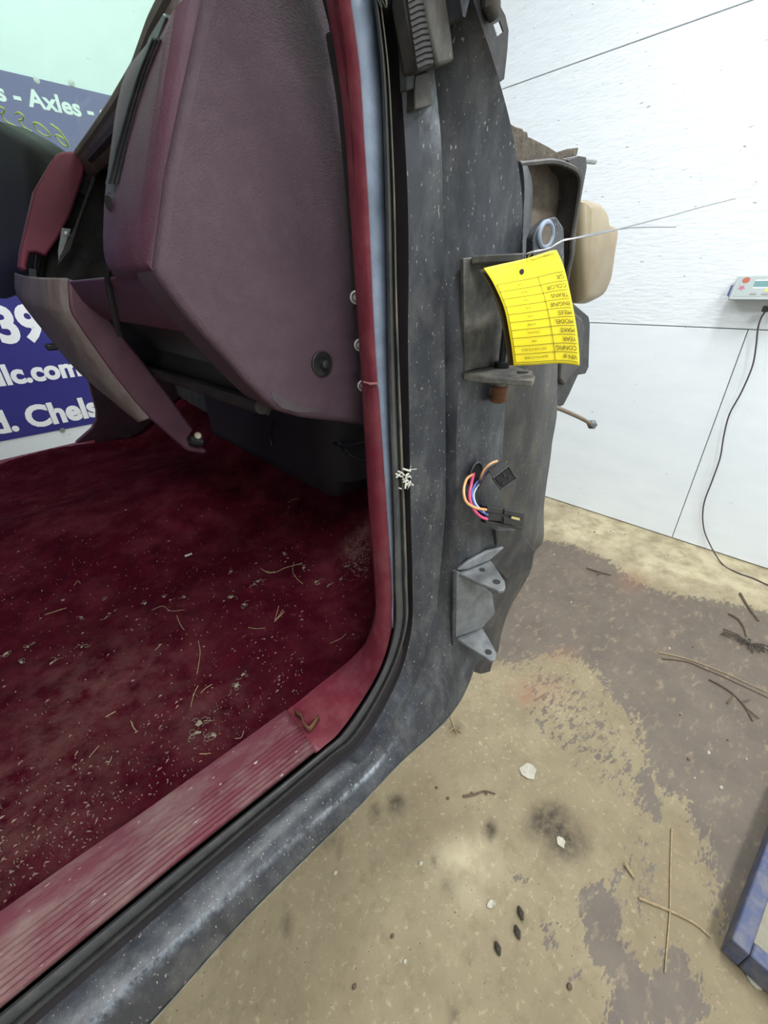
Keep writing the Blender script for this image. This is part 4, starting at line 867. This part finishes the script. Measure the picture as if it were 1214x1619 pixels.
for i in range(1650):
    if i >= 1350: x, y = random.gauss(572, 11), random.gauss(884, 18)
    elif i < 500: x, y = random.uniform(0, 600), random.gauss(920, 70)
    elif i < 1300:
        x = random.uniform(-40, 480); y = 1445-.706*x-abs(random.gauss(0, 120))
    else: x, y = random.uniform(0, 590), random.uniform(730, 1300)
    lim = 1440-.706*x
    if y > lim-6 or y < 735 or x > 585 or (x > 500 and y > 1070): continue
    c = onC(x, y)
    if c[1] < .345 or c[1] > 1.9: continue
    s = random.uniform(.0004, .0012); a_ = random.uniform(0, 3.14); l_ = s*random.choice([1, 1, 1.4, 3]); d1 = np.array([math.cos(a_), math.sin(a_), 0])*l_; d2 = np.array([-math.sin(a_), math.cos(a_), 0])*s; z_ = np.array([0, 0, .0018+s])
    c = c+np.array([0, 0, .001])
    cb_.add([c-d1, c+d2*.7, c+d1, c-d2*.7, c+z_], [(0, 1, 4), (1, 2, 4), (2, 3, 4), (3, 0, 4), (3, 2, 1, 0)])
tag(cb_.build('carpet_crumbs', CRUMB, smooth=0), 'scattering of pale crumbs and dust specks over the crimson carpet', 'crumbs', kind='stuff')

# ---------------------------------------------------------------- floor things
def twig(pts, r, label, cat='twig', group=None, matl=TWIG, name='twig', branches=()):
    b = B(); q = [pF(x, y, r*1.2) for x, y in pts]; qq_ = crom(q, 4); n_ = len(qq_); b.tube(qq_, [r*(1-.5*i/n_) for i in range(n_)], 6)
    for br in branches: b.tube([pF(x, y, r*1.2+.004*i) for i, (x, y) in enumerate(br)], r*.6, 5)
    return tag(b.build(name, matl), label, cat, group)
twig([(1041, 1031), (1080, 1040), (1115, 1052), (1150, 1066), (1214, 1095), (1260, 1115)], .003, 'long thin dry stalk lying on the dark damp floor', 'stalk', matl=STRAW, name='dry_stalk')
twig([(1046, 1041), (1085, 1046), (1110, 1056), (1150, 1073), (1214, 1103)], .003, 'dark thin stalk beside the long pale stalk on the floor')
twig([(1121, 1074), (1140, 1084), (1160, 1098), (1178, 1118), (1190, 1140)], .004, 'dark forked twig on the damp floor', branches=([(1160, 1098), (1150, 1112)], [(1178, 1118), (1200, 1136)], [(1172, 1110), (1186, 1106)]))
twig([(1062, 1310), (1060, 1380), (1059, 1440), (1054, 1500), (1051, 1538)], .0028, 'long straight straw stalk crossing another stalk on the floor', 'stalk', matl=STRAW, name='dry_stalk')
twig([(1010, 1420), (1050, 1436), (1095, 1458), (1124, 1482)], .0038, 'thicker tan stalk lying under the long straw stalk', 'stalk', matl=STRAW, name='dry_stalk')
twig([(732, 1259), (750, 1256), (766, 1251), (783, 1255)], .004, 'short knobbly brown twig on the pale concrete', branches=([(750, 1256), (744, 1252)], [(766, 1251), (770, 1256)]))
twig([(988, 1366), (996, 1378), (1002, 1388)], .005, 'short split straw piece on the floor', 'straw', matl=STRAW, name='straw')
twig([(1170, 938), (1182, 958), (1200, 982)], .006, 'brown twig leaning at the edge of the damp patch', branches=())
twig([(1152, 970), (1166, 978), (1176, 992), (1180, 1006)], .005, 'curved twig ending in a dark weed clump')
twig([(928, 898), (950, 905), (966, 909)], .005, 'short dark twig on the damp floor below the light strip', branches=([(950, 905), (944, 908)],))
twig([(712, 1133), (718, 1150), (722, 1160)], .003, 'small spiky weed sprig beside the rocker', matl=STRAW, branches=([(718, 1150), (706, 1160)], [(718, 1150), (730, 1158)]))
we = B()
for i in range(16):
    a_ = random.uniform(0, 6.28); c = pF(1185, 1018, .006); d = np.array([math.cos(a_), math.sin(a_), 0])*random.uniform(.03, .09)*np.array([.7, 1.4, 1]); we.tube([c, c+d*.5+np.array([0, 0, .012]), c+d], .003, 5)
tag(we.build('weed_clump', mat('dead_weed', (74, 66, 56), rough=.95)), 'dark dead weed clump lying flat on the damp floor', 'weed')
def scrap(px, py, r, label, matl=PAPER, name='paper_scrap', cat='paper scrap', h=.004):
    c = pF(px, py, .001); n_ = 9; pts = []
    for i in range(n_):
        a_ = i*2*math.pi/n_; q = r*random.uniform(.6, 1.1); pts.append(c+np.array([q*math.cos(a_), q*math.sin(a_), random.uniform(0, h)]))
    b = B().slab(pts, (0, 0, .0015)); return tag(b.build(name, matl, smooth=0), label, cat)
scrap(836, 1219, .03, 'crumpled white paper scrap on the pale concrete')
scrap(776, 1430, .012, 'tiny pale scrap on the concrete below the oil spot')
scrap(1192, 1549, .02, 'white flake beside the blue scale rim')
scrap(886, 1332, .016, 'small pale flake lying in the dark oil spot')
for x, y in [(823, 1444), (818, 1474), (787, 1500)]:
    c = pF(x, y, .004); B_o = B().tube([pF(x-3, y-11, .004), c+np.array([0, 0, .002]), pF(x+3, y+11, .004)], [.003, .008, .003], 7)
    tag(B_o.build('seed_pod', mat('dark_pod', (62, 54, 44), rough=.9)), 'small dark seed pod on the pale concrete', 'seed pod', 'seed pods on the floor')
peb = [(1058, 1025), (1095, 1023), (903, 952), (876, 892), (876, 877), (969, 842), (988, 845), (1005, 857), (1056, 878), (940, 841), (914, 812), (965, 840), (1088, 1200), (1098, 1230), (1140, 1245), (1180, 1200), (690, 1245), (708, 1262), (665, 1365), (530, 1380), (620, 1480), (640, 1520), (560, 1560), (900, 1560), (1150, 1170), (1075, 1130), (1120, 1190)]
for x, y in peb:
    c = pF(x, y, .002); r = random.uniform(.004, .008)
    vs = [c+np.array([r*math.cos(a_), r*math.sin(a_)*.8, 0]) for a_ in np.linspace(0, 6.283, 7, endpoint=False)]+[c+np.array([r*.55*math.cos(a_+.3), r*.45*math.sin(a_+.3), r*.6]) for a_ in np.linspace(0, 6.283, 7, endpoint=False)]
    b = B().add(vs, [(i, (i+1) % 7, 7+(i+1) % 7, 7+i) for i in range(7)]+[tuple(range(7, 14)), tuple(range(6, -1, -1))])
    tag(b.build('pebble', PAPER if random.random() < .5 else TWIG), 'small loose pebble on the '+('dark damp' if (x > 1030 or (y < 970 and y > 880)) else 'wall-side strip of' if y < 880 else 'pale')+' concrete', 'pebble', 'pebbles on the '+('damp' if (x > 1030 or (y < 970 and y > 880)) else 'wall strip' if y < 880 else 'pale')+' floor')
# platform scale -----------------------------------------------------------
hS = .085
c0 = pF(1156, 1484, hS); d1 = pF(1214, 1328, hS)-c0; d1[2] = 0; d1 /= np.linalg.norm(d1)
d2 = pF(1214, 1534, hS)-c0; d2[2] = 0; d2 /= np.linalg.norm(d2)
d2o = d2-d1*(d1 @ d2); d2o /= np.linalg.norm(d2o); S = 1.2
PS = empty('platform_scale', (c0+d1*S/2+d2o*S/2)*np.array([1, 1, 0]), 'low platform scale with blue steel rim and dusty pale deck', 'scale')
axs = np.stack([d1, d2o, ez]); cen = c0+(d1+d2o)*S/2
rim_ = .035
B().box(cen-np.array([0, 0, .018]), (S-2*rim_+.004, S-2*rim_+.004, .03), axs).build('deck', PLATE, PS, bevel=.003)
for k_ in range(4):
    ax1, ax2 = ((d1, d2o), (d2o, d1), (d1, -d2o), (d2o, -d1))[k_]
    ctr = cen-ax2*(S/2-rim_/2); ln = S if k_ in (0, 2) else S-2*rim_
    B().box(ctr-np.array([0, 0, .036]), (ln, rim_, .072), np.stack([ax1, ax2, ez])).build('rim_rail', BLUE, PS, bevel=.005, bseg=3)
for sx in (-1, 1):
    for sy in (-1, 1): 
        cc = cen+d1*sx*(S/2-.12)+d2o*sy*(S/2-.12); B().cyl((cc[0], cc[1], 0), ez, [(0, .03), (.012, .03), (.013, .015), (.075, .015)], 14).build('foot', BLACKPL, PS)
# wall indicator -------------------------------------------------------------
a0 = pWallF(1165, 437, .11); a1 = pWallF(1149, 478, .03); w_ = .34
IN = empty('scale_indicator', pWallF(1180, 478, .05), 'pale grey weighing indicator with small screen mounted on the white wall', 'indicator')
left_top = a0; left_bot = a1; rgt = -RY*w_
A0 = pWallF(1166, 437, .04); A1 = pWallF(1150, 474, .10); drop = pWallF(1152, 482, .10)
fr = [A0, A0+rgt, A1+rgt, A1]; 
back = [p+RX*dx+ez*dz for p, (dx, dz) in zip(fr, ((.03, 0), (.03, 0), (.09, -.005), (.09, -.005)))]
B().hexa(fr+back).build('case', GREYPL, IN, bevel=.006, bseg=3)
ex_ = rgt/w_; ey_ = (A1-A0); nrm = np.cross(ex_, ey_); nrm /= np.linalg.norm(nrm)
if nrm @ RX > 0: nrm = -nrm
def onI(s, t): return A0+rgt*s+ey_*t+nrm*.0006
def ipan(s0, s1, t0, t1, name, matl, th=.0012): B().slab([onI(s0, t0), onI(s1, t0), onI(s1, t1), onI(s0, t1)], nrm*th).build(name, matl, IN, smooth=0)
ipan(.04, .96, .04, .86, 'faceplate', mat('faceplate_grey', (152, 162, 158), rough=.5), .0008)
ipan(.22, .80, .22, .48, 'screen', mat('indicator_screen', (86, 128, 128), (100, 140, 140), rough=.25, scale=20), .002)
ipan(.22, .80, .18, .22, 'screen_trim', WHITEI, .002); ipan(.22, .5, .48, .52, 'screen_trim', WHITEI, .002)
ipan(.36, .66, .55, .66, 'yellow_sticker', mat('yellow_sticker', (190, 194, 84), rough=.6), .0016)
ipan(.45, .75, .085, .105, 'title_line', mat('title_blue', (90, 110, 150), rough=.6), .0014)
for s_ in (.22, .34, .46, .58, .70): ipan(s_, s_+.07, .72, .80, 'button', mat('button_grey', (134, 134, 132), rough=.5), .0025)
cc = onI(.115, .18); B().cyl(cc, nrm, [(0, .014), (.0016, .014), (.0018, .010)], 20).build('round_sticker', mat('orange_sticker', (160, 80, 58), rough=.6), IN)
st = []
for i in range(10):
    r_ = .016 if i % 2 == 0 else .007; a_ = i*math.pi/5+.2; st.append(onI(.10, .50)+r_*(math.cos(a_)*ex_+math.sin(a_)*ey_/np.linalg.norm(ey_)))
B().slab(st, nrm*.0012).build('star_sticker', mat('pink_sticker', (166, 92, 118), rough=.6), IN, smooth=0)
B().slab([A0-rgt*.012+ey_*.35, A0-rgt*.03+ey_*.40, A0-rgt*.03+ey_*.8, A0-rgt*.008+ey_*.88], RX*.012).build('side_key', mat('navy_rubber', (48, 56, 110), rough=.6), IN, bevel=.001)
B().box(pWallF(1212, 488, .08), (.03, .03, .025)).build('cable_gland', BLACKPL, IN, bevel=.004)
cw_ = [(1210, 492), (1203, 503), (1198, 520), (1195, 548), (1189, 580), (1172, 620), (1153, 655), (1144, 690), (1138, 725), (1125, 762), (1113, 795), (1111, 825), (1118, 852)]
cf_ = [(1127, 872), (1140, 890), (1165, 905), (1190, 914), (1214, 925), (1260, 945)]
pth = [pWallF(x, y, .07-.004*i) for i, (x, y) in enumerate(cw_)]+[pF(x, y, .006) for x, y in cf_[1:]]
tag(B().tube(crom(pth, 5), .0035, 8).build('indicator_cord', CORD), 'thin dark cord hanging from the indicator down to the floor', 'cord')
